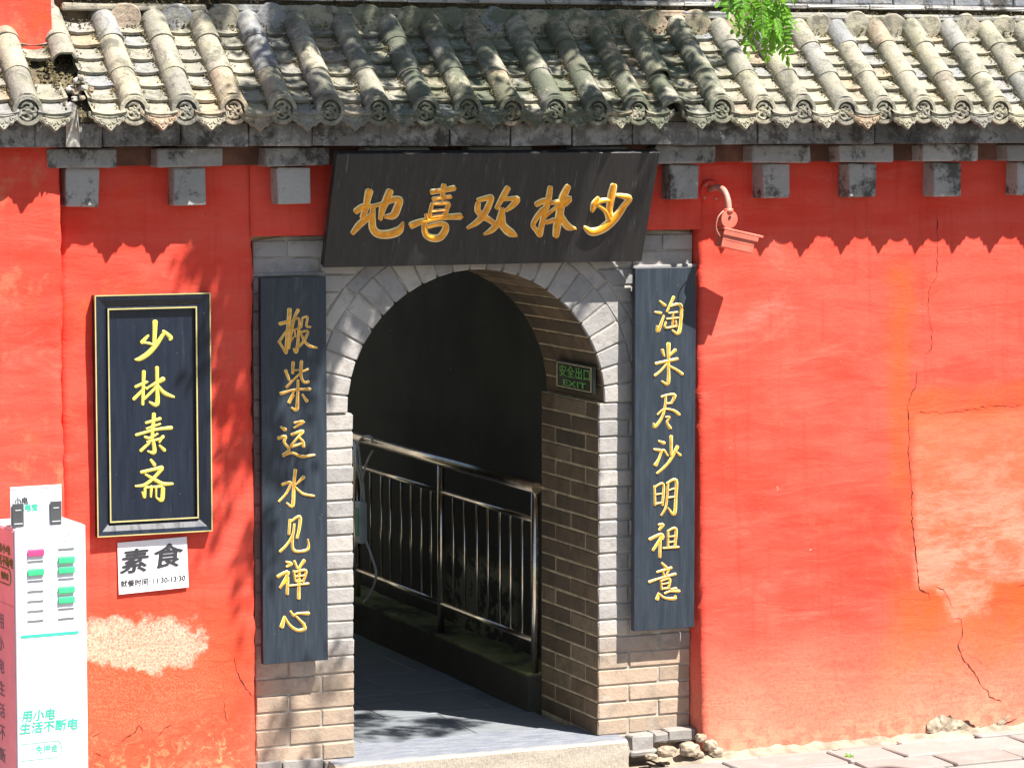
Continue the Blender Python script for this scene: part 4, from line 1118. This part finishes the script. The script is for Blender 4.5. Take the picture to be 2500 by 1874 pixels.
C3 = [
 [[(120,100,8),(170,140,13)],[(75,205,8),(130,215,13)],[(95,340,9),(105,390,14),(160,240,8)],[(255,60,12),(190,200,8)],[(210,150,8),(320,135,13),(325,280,12),(300,410,14),(240,380,7)],[(210,215,7),(290,205,8)],[(190,270,7),(300,260,7)],[(250,210,8),(240,350,8)],[(180,300,7),(175,355,9),(280,340,8)],[(275,290,8),(280,345,8)]],
 [[(205,510,16),(205,700,11),(200,890,14),(140,870,7)],[(146,568,12),(152,600,11),(164,628,7)],[(270,570,14),(210,630,8)],[(85,700,12),(290,655,12)],[(190,700,8),(130,770,9),(75,815,11)],[(205,720,8),(280,760,10),(335,800,13)]],
 [[(140,1020,10),(200,1000,8),(265,1005,13),(235,1075,10)],[(180,1010,9),(170,1120,10),(140,1220,10),(75,1310,13),(62,1275,7)],[(180,1085,7),(235,1080,8)],[(100,1190,7),(160,1140,7),(250,1150,10),(305,1190,13)],[(180,1215,8),(215,1215,8),(190,1265,9),(220,1320,14)]]]
C4 = [
 [[(150,25,8),(200,45,14)],[(105,105,8),(160,115,14)],[(120,255,16),(150,200,10),(190,110,9),(235,165,8)],[(270,-20,13),(270,160,10)],[(330,80,14),(260,210,11),(190,290,11),(135,335,10)],[(320,130,7),(355,160,12)]],
 [[(110,460,9),(115,640,10)],[(110,470,8),(195,440,10),(185,640,10)],[(120,540,6),(180,530,6)],[(120,630,9),(190,615,8)],[(240,430,9),(230,580,9),(215,670,9),(175,740,8)],[(230,430,8),(315,400,13),(315,560,12),(300,730,13),(240,670,7)],[(240,500,6),(300,480,6)],[(240,570,7),(300,560,7)]],
 [[(150,830,9),(190,830,13),(155,880,10)],[(65,970,13),(185,925,13),(95,1075,11)],[(165,960,10),(160,1140,12)],[(240,890,9),(240,1050,9)],[(240,890,8),(315,870,12),(305,1050,10)],[(245,945,6),(300,940,6)],[(245,1000,6),(300,990,6)],[(195,1055,8),(340,1045,10)],[(200,940,6),(190,970,6)]],
 [[(180,1200,9),(220,1240,13)],[(135,1285,9),(270,1245,12)],[(190,1270,7),(200,1320,8)],[(250,1260,7),(225,1310,7)],[(60,1380,12),(180,1340,9),(310,1305,12)],[(170,1370,8),(180,1450,9)],[(175,1370,7),(255,1350,10),(245,1440,9)],[(185,1400,5),(245,1390,5)],[(185,1445,6),(240,1440,7)],
  [(150,1490,9),(135,1545,15)],[(160,1500,8),(210,1535,10),(300,1540,14),(310,1515,8)],[(210,1490,9),(260,1470,8),(345,1470,13)],[(270,1450,8),(320,1440,8)]]]
GM = ('gold', 'gold_rim')
put_chars(cl, C1, (660, 730), 4.143, oB, n_, .006, 1.04, GM, 1.25); put_chars(cl, C2, (660, 1120), 3.768, oB, n_, .006, 1.04, GM, 1.25)
put_chars(crr, C3, (1580, 710), 3.945, oB, n_, .006, 1.04, GM, 1.25); put_chars(crr, C4, (1570, 1070), 3.945, oB, n_, .006, 1.04, GM, 1.25)

# framed sign
YF = -.112
a = at(231, 721, YF); b = at(519, 1296, YF)
fs = empty('framed_sign', ((a.x + b.x) / 2, -.06, b.z), 'framed navy black sign with four lemon gold characters on the narrow red wall', 'sign')
x0, x1, z0, z1 = a.x, b.x, b.z, a.z; fw = .068; yi = -.082; yw = -.055
link('panel', mesh('panel', *box_data(x0 + fw - .002, x1 - fw + .002, yi, yw, z0 + fw - .002, z1 - fw + .002)), M['framed'], fs)
def mitre(p):   # one frame length: bevelled moulding between outer and inner corners
    (ax, az), (bx, bz), (cx2, cz), (dx2, dz) = p   # outer a-b, inner c-d (c near b)
    mid = lambda o, i, t: (o[0] + (i[0] - o[0]) * t, o[1] + (i[1] - o[1]) * t)
    prof = [(0, yw), (0, YF + .004), (.06, YF), (.35, YF + .004), (.80, YF + .020), (.88, YF + .012), (1.0, YF + .014), (1.0, yi + .001)]
    V = []; 
    for (t, y) in prof:
        q = mid((ax, az), (dx2, dz), t); V.append((q[0], y, q[1])); q = mid((bx, bz), (cx2, cz), t); V.append((q[0], y, q[1]))
    Fc = [(2 * i, 2 * i + 1, 2 * i + 3, 2 * i + 2) for i in range(len(prof) - 1)]
    return V, Fc
O = [(x0, z0), (x1, z0), (x1, z1), (x0, z1)]; I = [(x0 + fw, z0 + fw), (x1 - fw, z0 + fw), (x1 - fw, z1 - fw), (x0 + fw, z1 - fw)]
for k in range(4):
    k2 = (k + 1) % 4; V, Fc = mitre((O[k], O[k2], I[k2], I[k])); link('frame_rail', mesh('frame_rail', V, Fc), M['frame'], fs)
def ringline(ins, wd, y, th=.003):
    X0, X1, Z0, Z1 = x0 + ins, x1 - ins, z0 + ins, z1 - ins
    return [box_data(X0, X1, y, y + th, Z1 - wd, Z1), box_data(X0, X1, y, y + th, Z0, Z0 + wd), box_data(X0, X0 + wd, y, y + th, Z0 + wd, Z1 - wd), box_data(X1 - wd, X1, y, y + th, Z0 + wd, Z1 - wd)]
link('gilt_edge', mesh('gilt_edge', *join_data(ringline(.0, .005, YF - .001, .008))), M['goldline'], fs)
link('gilt_edge', mesh('gilt_edge', *join_data(ringline(fw - .007, .006, YF + .009, .008))), M['goldline'], fs)
C5 = [
 [[(242,55,20),(240,130,17),(235,230,15)],[(182,175,10),(150,210,15),(130,232,16)],[(130,232,10),(200,242,10)],[(312,138,13),(350,165,16),(375,192,18),(370,208,12)],[(310,165,14),(250,255,18),(180,330,20),(110,375,18),(72,380,8)],[(180,240,8),(240,255,14)]],
 [[(145,485,15),(140,620,13),(135,765,12)],[(75,615,12),(160,578,13),(178,572,6)],[(140,640,12),(60,720,14)],[(145,618,8),(172,630,11)],[(258,450,15),(260,620,14),(258,765,18),(195,748,9)],[(180,622,8),(310,550,20)],[(250,620,12),(150,720,11)],[(270,608,10),(320,668,16),(400,702,11)]],
 [[(232,850,15),(215,1070,12)],[(165,925,11),(285,890,13)],[(170,975,9),(285,935,9)],[(80,1030,12),(240,985,11),(380,968,16)],[(155,1048,11),(200,1055,11),(262,1020,9)],[(175,1088,9),(295,1060,11),(308,1042,12),(280,1090,9)],[(225,1080,14),(235,1180,16),(180,1170,8)],[(190,1100,11),(120,1165,13)],[(280,1120,9),(320,1160,15)]],
 [[(205,1245,11),(235,1285,15)],[(125,1350,13),(210,1330,13),(300,1310,16)],[(300,1322,15),(230,1400,13),(150,1460,13),(75,1470,9)],[(160,1370,9),(230,1410,14),(310,1450,15),(390,1450,11)],[(160,1482,9),(300,1472,11)],[(155,1492,11),(150,1570,11),(130,1522,7)],[(210,1472,12),(205,1560,9)],[(250,1482,9),(250,1560,8)],[(310,1490,16),(300,1590,16),(255,1572,8)]]]
put_chars(fs, C5, (310, 770), 3.53, Vector((0, yi, 0)), n_, .0045, 1.18, ('yellow', 'yellow'), 0)

# paper notice under it
pa = [at(*p, -.078) for p in ((286, 1324), (455, 1309), (460, 1432), (289.5, 1450))]
pn = empty('paper_notice', pa[3], 'white paper notice with black characters taped below the framed sign', 'notice')
V = []; Fc = []; n = 12
for j in range(n + 1):
    for i in range(n + 1):
        u, w = i / n, j / n
        p = pa[3].lerp(pa[2], u).lerp(pa[0].lerp(pa[1], u), w)
        yw_ = wall_y(pl_left, p.x, p.z) or .03
        V.append((p.x, -.0835 - .006 * max(0, .25 - w) * (1 - u), p.z))
for j in range(n):
    for i in range(n): Fc.append((j * (n + 1) + i, j * (n + 1) + i + 1, (j + 1) * (n + 1) + i + 1, (j + 1) * (n + 1) + i))
link('sheet', mesh('sheet', V, Fc, True), M['paper'], pn)
yp = -.0835 - .0012
ang = math.atan2(pa[2].z - pa[3].z, pa[2].x - pa[3].x)
def on_paper(px, py): q = at(px, py, yp); return (q.x, yp, q.z)
xd = (cos(ang), 0, sin(ang) * 1.0)
text_obj('lettering', '素', .1, 'ink', pn, on_paper(328, 1368), xd, (0, 0, 1), .130, .105, .0042, shear=.15)
text_obj('lettering', '食', .1, 'ink', pn, on_paper(412, 1355), xd, (0, 0, 1), .130, .105, .0042, shear=.1)
text_obj('lettering', '就餐时间: 11:30-13:30', .03, 'ink', pn, on_paper(374, 1417), xd, (0, 0, 1), .300, .030, .0006)

# ============================================================ security camera
cc = empty('security_camera', at(1730, 468, -.03), 'salmon pink bullet security camera on a curved arm under the eave', 'security camera')
bs = at(1730, 468, -.048)
bm = bmesh.new(); bmesh.ops.create_cone(bm, cap_ends=True, segments=28, radius1=.060, radius2=.052, depth=.02)
bmesh.ops.rotate(bm, verts=bm.verts, matrix=Matrix.Rotation(pi / 2, 3, 'X')); me = bpy.data.meshes.new('wall_plate'); bm.to_mesh(me); bm.free()
link('wall_plate', me, M['red'], cc, bs + Vector((0, -.012, 0)))
for k in range(4):
    a = k * pi / 2 + .7; cyl('screw', bs + Vector((.044 * cos(a), -.021, .044 * sin(a))), bs + Vector((.044 * cos(a), -.027, .044 * sin(a))), .006, 'arm', cc, 8)
path = smooth_path([bs + Vector((0, -.02, .012)), bs + Vector((.0, -.09, .022)), bs + Vector((.002, -.155, .010)), bs + Vector((.004, -.195, -.035)), bs + Vector((.006, -.20, -.085))], 6)
V, Fc = tube_data(path, .0155, 14); link('arm', mesh('arm', V, Fc, True), M['arm'], cc)
jt = bs + Vector((.006, -.20, -.105))
V, Fc = tube_data([jt + Vector((0, 0, .03)), jt + Vector((0, 0, .012)), jt + Vector((0, 0, .008))], [.022, .024, .012], 16); link('collar', mesh('collar', V, Fc, True), M['cctv'], cc)
# pivot: a plate standing across the picture, rounded
V, Fc = tube_data([jt + Vector((-.002, -.016, -.02)), jt + Vector((-.002, .016, -.02))], .043, 26); link('pivot_plate', mesh('pivot_plate', V, Fc), M['cctv'], cc)
cyl('screw', jt + Vector((-.002, -.017, -.012)), jt + Vector((-.002, -.021, -.012)), .007, 'cctv_dark', cc, 8)
# housing points to the right and slightly down
hx = Vector((.970, -.10, -.215)).normalized(); hy = Vector((hx.y * -1, hx.x, 0)).normalized() * -1; hz = hx.cross(-hy).normalized()
if hz.z < 0: hz = -hz
hc = at(1797, 583, -.245)
def obox(c, L, Wd, H, sh=0):
    v = []
    for (sx, sy2, sz) in ((-1, -1, -1), (1, -1, -1), (1, 1, -1), (-1, 1, -1), (-1, -1, 1), (1, -1, 1), (1, 1, 1), (-1, 1, 1)):
        v.append(c + hx * (sx * L / 2 + (sh * sz)) + hy * (sy2 * Wd / 2) + hz * (sz * H / 2))
    return v
link('housing', hexa('housing', [tuple(p) for p in obox(hc + hz * -.014, .165, .082, .080)], .005, 0, 2), M['cctv'], cc)
link('sunshield', hexa('sunshield', [tuple(p) for p in obox(hc + hz * .034 + hx * .014, .205, .100, .012)], .003), M['cctv'], cc)
for s in (-1, 1):
    link('sunshield_side', hexa('sunshield_side', [tuple(p) for p in obox(hc + hz * .018 + hx * .004 + hy * (s * .046), .180, .005, .026)], .002), M['cctv'], cc)
    link('groove', hexa('groove', [tuple(p) for p in obox(hc + hz * -.018 + hy * (s * .0395), .160, .003, .006)], .001), M['cctv'], cc)
link('front_glass', hexa('front_glass', [tuple(p) for p in obox(hc + hx * .0835 + hz * -.014, .003, .062, .058)], .001), M['cctv_dark'], cc)
V, Fc = tube_data(smooth_path([jt + Vector((-.03, -.01, .02)), jt + Vector((-.065, -.02, -.01)), jt + Vector((-.075, -.02, -.06)), jt + Vector((-.055, -.02, -.10)), hc - hx * .08]), .003, 6)
link('wire', mesh('wire', V, Fc, True), M['arm'], cc)

# ============================================================ power bank kiosk (front panel faces the square, turned a few degrees)
KA = radians(5.4)
kx = Vector((cos(KA), sin(KA), 0)); ky = Vector((-sin(KA), cos(KA), 0)); kz = Vector((0, 0, 1))
K0 = at(36, 1292, -.55)          # top front left corner
KW = .318; KD = .335; KZB = -.12; KT = K0.z
kk = empty('power_bank_kiosk', (K0.x + .15, -.4, KZB), 'white rental kiosk with pink side and green power banks before the red wall', 'kiosk')
KO = Vector((K0.x, K0.y, 0))
def kp(u, d, z): return KO + kx * u + ky * d + kz * z
def kbox(name, u0, u1, d0, d1, za, zb, m, bev=.0, par=None, seg=1):
    v = [kp(u0, d0, za), kp(u1, d0, za), kp(u1, d1, za), kp(u0, d1, za), kp(u0, d0, zb), kp(u1, d0, zb), kp(u1, d1, zb), kp(u0, d1, zb)]
    return link(name, hexa(name, [tuple(p) for p in v], bev, 0, seg), M[m], par or kk)
kbox('cabinet_body', .0, KW, .0, KD, KZB + .02, KT, 'white', .004)
kbox('plinth', .01, KW - .01, .01, KD - .01, KZB, KZB + .0195, 'slot')
zsp = KT - .335
kbox('side_panel', -.004, -.0005, .012, KD - .004, zsp + .002, KT - .01, 'pink', .001); kbox('side_panel', -.004, -.0005, .012, KD - .004, KZB + .03, zsp - .002, 'pink', .001)
kbox('top_tray', .01, KW - .01, .012, KD - .01, KT + .0005, KT + .004, 'greyprint')
# picture px on the kiosk front -> local u, z
Kn = -ky
def kf(px, py):
    q = at_plane(px, py, KO, Kn); return (q - KO).dot(kx), q.z
Z6 = 2.29
def k6(x, y): return kf(x / Z6, 1150 + y / Z6)
for (side, lst) in (('L', [(457, 1), (502, 0), (566, 2), (612, 0), (670, 0), (725, 0), (780, 0), (835, 0)]), ('R', [(433, 0), (497, 2), (553, 2), (600, 0), (664, 2), (720, 2), (767, 0), (822, 0)])):
    for (yy, kd) in lst:
        xa, xb = (153, 244) if side == 'L' else (324, 415)
        u0, z = k6(xa, yy); u1, _ = k6(xb, yy - 4)
        if kd == 0:
            o = kbox('slot', u0, u1, -.004, -.0005, z - .0035, z + .0035, 'greyprint', .001)
            kbox('slot_mouth', u0 + .003, u1 - .003, -.0055, -.0042, z - .0012, z + .0022, 'slot', 0)
        else:
            o = kbox('power_bank', u0, u1, -.012, -.0005, z - .014, z + .012, 'green' if kd == 2 else 'magenta', .004, seg=2)
            kbox('slot_mouth', u0 + .002, u1 - .001, -.004, -.0008, z + .0125, z + .0155, 'slot', 0)
u0, z = k6(118, 925); u1, z2 = k6(440, 895)
kbox('teal_stripe', u0, u1, -.002, -.0005, z - .006, z + .006, 'teal')
nf = tuple(kx); 
def ktext(body, px, py, w, h, m, bold=.0, shear=0.0):
    u, z = k6(px, py); p = kp(u, -.0015, z); return text_obj('lettering', body, .05, m, kk, p, tuple(kx), (0, 0, 1), w, h, bold, .0012, shear)
ktext('用小电', 214, 1360, .150, .048, 'teal', .0012, .12); ktext('生活不断电', 272, 1422, .262, .048, 'teal', .0012, .12)
ktext('免押金', 262, 1548, .100, .034, 'teal', .0, .0)
# pill outline round the last words
u0, zt = k6(118, 1552); ur, _ = k6(318, 1515); zc = k6(225, 1560)[1]; hh = .036
pts = [kp(u0, -.001, zc + hh), kp(ur, -.001, zc + hh)] + [kp(ur + hh * .6 * sin(a), -.001, zc + hh * cos(a)) for a in [pi * k / 8 for k in range(1, 8)]] + [kp(ur, -.001, zc - hh), kp(u0, -.001, zc - hh)]
V, Fc = tube_data(pts, .0014, 5); link('pill_outline', mesh('pill_outline', V, Fc), M['teal'], kk)
u, z = k6(373, 368); pts = [kp(u + .018 * cos(a), -.001, z + .018 * sin(a)) for a in [2 * pi * k / 24 for k in range(25)]]
V, Fc = tube_data(pts, .0010, 5); link('round_mark', mesh('round_mark', V, Fc), M['greyprint'], kk)
u, z = k6(284, 380); kbox('print_mark', u - .03, u + .026, -.0015, -.0005, z - .006, z + .006, 'paper')
# lettering on the side
def side_text(body, d, z, w, h, m, bold=.0):
    p = kp(-.0058, d, z); return text_obj('lettering', body, .05, m, kk, p, tuple(-ky), (0, 0, 1), w, h, bold, .0012)
side_text('用小电', .13, KT - .078 - .02, .16, .040, 'greenprint', .0012)
side_text('生活不断电', .135, KT - .130 - .02, .24, .044, 'greenprint', .0012)
side_text('免押金', .125, KT - .215, .10, .032, 'greenprint', .0008)
for i, ch in enumerate('用小电生活不断电'):
    side_text(ch, .185, zsp - .085 - i * .098, .070, .062, 'slot')
pts = [kp(-.005, .20, KT - .215 + .034), kp(-.005, .075, KT - .215 + .034)] + [kp(-.005, .075 - .03 * sin(a), KT - .215 + .034 * cos(a)) for a in [pi * k / 8 for k in range(1, 8)]] + [kp(-.005, .075, KT - .215 - .034), kp(-.005, .20, KT - .215 - .034)]
V, Fc = tube_data(pts, .003, 5); link('pill_outline', mesh('pill_outline', V, Fc), M['greenprint'], kk)
# printed display sheet standing on the kiosk
u0, zb = kf(32, 1289); u1, _ = kf(157, 1281); zt = kf(32, 1191)[1]; dd = .03
kd_ = empty('display_sheet', kp((u0 + u1) / 2, dd, KT), 'white printed sheet in a clear stand on top of the kiosk', 'sign')
kbox('sheet', u0, u1, dd, dd + .004, KT + .0045, zt, 'white', .0005, kd_)
kbox('top_band', u0 + .002, u1 - .002, dd - .0012, dd - .0004, zt - .012, zt - .004, 'pink', 0, kd_)
def dtext(body, px, py, w, h, m, bold=0):
    u, z = k6(px, py); p = kp(u, dd - .0012, z); return text_obj('lettering', body, .05, m, kd_, p, tuple(kx), (0, 0, 1), w, h, bold, .0012)
dtext('小电', 132, 168, .058, .030, 'darkcard', .0012); dtext('充电宝', 168, 206, .088, .030, 'teal', .0012)
for (xa, xb, ya, yb) in ((78, 143, 186, 314), (291, 354, 172, 302)):
    ua, zA = k6(xa, ya); ub, zB = k6(xb, yb)
    cd = kbox('dark_card', ua, ub, dd - .010, dd - .0055, max(zB, KT + .006), zA, 'darkcard', .0005, kd_)
    kbox('card_line', ua + .012, ub - .012, dd - .0118, dd - .0106, zA - .030, zA - .026, 'greyprint', 0, kd_)
    kbox('card_line', ua + .006, ub - .006, dd - .0118, dd - .0106, zA - .088, zA - .084, 'greyprint', 0, kd_)

# ============================================================ tree: trunk out of the picture, one spray hanging into it
random.seed(77)
tree = empty('tree', (4.3, -5.2, -.16), 'leafy green tree whose leaf spray hangs in front of the tiled roof', 'tree')
def limb(name, pts, r0, r1, n=10):
    P = smooth_path(pts, 5); m_ = len(P)
    V, Fc = tube_data(P, [r0 + (r1 - r0) * i / (m_ - 1) for i in range(m_)], n); return link(name, mesh(name, V, Fc, True), M['bark'], tree)
limb('trunk', [(4.3, -5.2, -.2), (4.25, -5.1, 1.5), (4.4, -5.0, 3.2), (4.2, -4.8, 5.0), (4.0, -4.4, 7.0)], .20, .10, 14)
limb('branch', [(4.2, -4.8, 5.0), (4.8, -4.3, 6.2), (5.3, -3.8, 7.1), (5.3, -3.0, 8.1), (4.3, -2.0, 8.2), (2.6, -1.7, 7.7), (1.2, -1.5, 7.3), (-.2, -1.4, 6.9)], .09, .015)
limb('branch', [(4.4, -5.0, 3.4), (3.2, -5.0, 4.4), (1.8, -4.7, 4.9), (.6, -4.4, 4.8), (-.3, -4.1, 4.3), (-.52, -4.0, 3.75), (-.56, -4.0, 3.45)], .07, .006)
limb('branch', [(1.9, -1.6, 7.5), (1.6, -1.5, 6.9), (1.4, -1.45, 6.4), (1.1, -1.3, 6.0)], .02, .006)
limb('branch', [(.6, -1.45, 7.1), (.4, -1.4, 6.6), (.1, -1.35, 6.2)], .018, .006)
# leaflets
def leaflet_geo(L, Wd, fold=.18):
    pts = [(0, 0, 0), (L * .25, Wd * .42, Wd * fold), (L * .55, Wd * .5, Wd * fold), (L * .85, Wd * .28, Wd * fold * .6), (L, 0, -L * .08), (L * .85, -Wd * .28, Wd * fold * .6), (L * .55, -Wd * .5, Wd * fold), (L * .25, -Wd * .42, Wd * fold), (L * .55, 0, -L * .01)]
    return pts, [(0, 8, 2, 1), (8, 4, 3, 2), (0, 7, 6, 8), (8, 6, 5, 4)]
lm = []
for k in range(3):
    v, f = leaflet_geo(.036 - .003 * k, .0165 - .001 * k); me = mesh('leaflet', v, f); me.materials.append(M['leaf']); lm.append(me)
def pinna(base, d, side, L, n, real=True, acc=None):
    """one compound leaf: rachis + paired leaflets"""
    d = d.normalized(); up = Vector((0, 0, 1)); pts = []
    for i in range(n + 1):
        t = i / n; pts.append(base + d * L * t + Vector((0, 0, -1)) * (L * .28 * t * t))
    if real: stems.append(tube_data(pts, [.0022 * (1 - .6 * i / n) for i in range(n + 1)], 5))
    for i in range(1, n + 1):
        for s in ((-1, 1) if i < n else (0,)):
            tdir = (pts[i] - pts[i - 1]).normalized()
            lat = (side * s + tdir * (.45 if s else 1)).normalized() + Vector((random.uniform(-.12, .12), random.uniform(-.12, .12), random.uniform(-.35, .05)))
            lat.normalize()
            x = lat; z = (side.cross(tdir)); z = (z - x * z.dot(x)).normalized()
            if z.length < .1: z = Vector((0, 0, 1))
            tilt = random.uniform(-.5, .5); y = z.cross(x); z = z * cos(tilt) + y * sin(tilt); y = z.cross(x)
            mt = Matrix((x, y, z)).transposed()
            if real:
                if count[0] < 290:
                    o = link('leaflet', random.choice(lm), None, tree, pts[i]); o.rotation_euler = mt.to_euler(); s_ = random.uniform(.8, 1.1); o.scale = (s_, s_, s_); count[0] += 1
                else: over.append((pts[i], mt))
            else:
                acc.append((pts[i], mt))
stems = []; count = [0]; over = []
def T(px, py, Y=-4.0): return at(1845 + (px - 1845) * .90, -25 + (py - 2) * .84, Y)
# main twigs of the visible spray
tw = [[T(1830, -60), T(1845, 20, -3.97), T(1870, 70, -3.95), T(1900, 110, -3.98)], [T(1845, -40), T(1790, 0, -4.05), T(1760, 20, -4.1)], [T(1850, -40, -4.02), T(1905, 20, -4.05), T(1925, 60, -4.0)]]
for t_ in tw: stems.append(tube_data(smooth_path(t_, 4), .0035, 6))
sprays = []
for (b, d, n) in [((1835, -30), (-60, 55), 9), ((1850, 30), (-30, 95), 11), ((1860, 50), (20, 105), 12), ((1875, 75), (50, 85), 10), ((1870, 40), (85, 40), 10), ((1850, 10), (80, 10), 9), ((1880, 30), (-50, 110), 12),
          ((1795, -5), (-50, 20), 7), ((1900, 10), (55, -5), 6), ((1900, 90), (-25, 75), 10), ((1905, 100), (25, 65), 9), ((1830, 0), (-75, -5), 9), ((1905, 20), (20, 90), 11), ((1845, 60), (-60, 20), 8)]:
    sprays.append((b, d, n))
for _ in range(16):
    t = random.random(); b = (1790 + 120 * t + random.uniform(-10, 10), -20 + 110 * t + random.uniform(-20, 20)); a = random.uniform(-2.6, .7)
    sprays.append((b, (random.uniform(-60, 70), random.uniform(20, 75)), 8))
for (b, d, n) in sprays:
    p0 = T(*b, Y=-4.0 + random.uniform(-.15, .12)); p1 = T(b[0] + d[0], b[1] + d[1], p0.y + random.uniform(-.10, .10)); dv = p1 - p0
    sd = Vector((-dv.z, random.uniform(-1.2, 1.2) * dv.length, dv.x)).normalized()
    pinna(p0, dv, sd, dv.length * random.uniform(.85, 1.1), n)
V = []; Fc = []
for (p, mt) in over:
    o = len(V); gv_, gf_ = leaflet_geo(.033, .015); V += [tuple(p + mt @ Vector(q)) for q in gv_]; Fc += [tuple(i + o for i in q) for q in gf_]
if V: link('small_leaflets', mesh('small_leaflets', V, Fc), M['leaf'], tree)['kind'] = 'stuff'
V, Fc = join_data(stems); link('twigs', mesh('twigs', V, Fc, True), M['bark'], tree)
# the crown out of view: leaf clumps set where their shade should fall
acc = []
def crown_leaf(Xp, Zp, k, L=None):
    p = Vector((Xp, 0, Zp)) + Vector((.60, -1.0, 1.95)) * k
    d = Vector((random.uniform(-1, 1), random.uniform(-1, 1), random.uniform(-.7, .3))).normalized()
    sd = d.cross(Vector((random.uniform(-.3, .3), random.uniform(-.3, .3), 1))).normalized()
    pinna(p, d, sd, random.uniform(.16, .24), random.randint(5, 7), False, acc)
def clump(Xc, Zc, k0, k1, rx, rz, n):
    for _ in range(n):
        a = random.uniform(0, 2 * pi); r = math.sqrt(random.random())
        crown_leaf(Xc + rx * r * cos(a), Zc + rz * r * sin(a), random.uniform(k0, k1))
random.seed(101)
for _ in range(74): clump(random.uniform(-.95, 1.05), random.uniform(3.15, 4.1), .95, 1.8, .13, .10, random.randint(2, 6))   # over the middle of the roof
for _ in range(12): clump(random.uniform(-1.35, .5), random.uniform(3.7, 4.6), 1.4, 2.4, .2, .2, 8)
for _ in range(16): clump(random.uniform(1.0, 3.4), random.uniform(4.35, 5.6), 2.2, 3.4, .25, .25, 8)     # deeper crown, its shade falls behind the roof
for (x, z, rx, rz, n) in ((-1.22, 2.50, .10, .12, 10), (-1.18, 2.25, .09, .14, 7), (-1.20, 1.95, .11, .16, 8), (-1.16, 1.62, .12, .16, 9), (-1.20, 1.35, .10, .12, 7), (-1.02, 2.12, .08, .12, 6), (-.98, 1.85, .08, .18, 10), (-.95, 2.22, .08, .08, 5), (-1.24, 2.72, .1, .1, 8), (-1.27, 2.42, .08, .12, 6), (-1.15, 2.05, .10, .10, 9), (-1.24, 1.78, .07, .10, 4), (-1.10, 2.60, .1, .08, 8), (-1.16, 1.15, .07, .10, 5)):
    clump(x, z, 1.35, 2.1, rx, rz, n)  # low clumps on no branch, added to dapple the left wall and pier
for (x, z, rx, rz, n) in ((-.55, 2.36, .18, .08, 8), (.62, 2.33, .12, .06, 3), (-.25, 2.15, .15, .10, 6), (.25, 2.05, .15, .08, 6)):
    clump(x, z, 1.35, 2.1, rx, rz, n)
for (x, z, rx, rz, n) in ((-.10, 1.20, .30, .12, 10), (.25, .95, .22, .09, 8), (.02, 1.55, .25, .15, 12), (.42, 1.45, .15, .15, 8), (-.85, .22, .06, .22, 5)):
    clump(x, z, 1.7, 2.5, rx, rz, n)
random.seed(55)
for _ in range(34): clump(random.uniform(-.90, .62), random.uniform(1.98, 2.36), 1.1, 1.7, random.uniform(.03, .06), random.uniform(.03, .05), random.randint(2, 4))  # small clumps added to streak the name board with shade
V = []; Fc = []
gv, gf = leaflet_geo(.070, .030)
gv = [Vector(p) for p in gv]
for (p, mt) in acc:
    o = len(V); s = random.uniform(.8, 1.2)
    V += [tuple(p + mt @ (q * s)) for q in gv]; Fc += [tuple(i + o for i in q) for q in gf]
cr = link('crown_shade_leaves', mesh('crown_shade_leaves', V, Fc), M['leaf'], tree); cr['kind'] = 'stuff'
print('leaflets', count[0], 'crown', len(acc))

# small weed in a pavement joint
wv = []; base = at(2072, 1862, -.42)
wd_ = empty('weed', (base.x, base.y, -.12), 'tiny green weed growing in a pavement joint by the red wall', 'plant')
for k in range(7):
    a = k * 2 * pi / 7 + random.uniform(-.2, .2); mt = Matrix.Rotation(a, 3, 'Z') @ Matrix.Rotation(-random.uniform(.3, .9), 3, 'Y')
    me = mesh('leaf_blade', [mt @ (p * .45) for p in gv], gf); link('leaf', me, M['leaf'], wd_, (base.x, base.y, -.118))
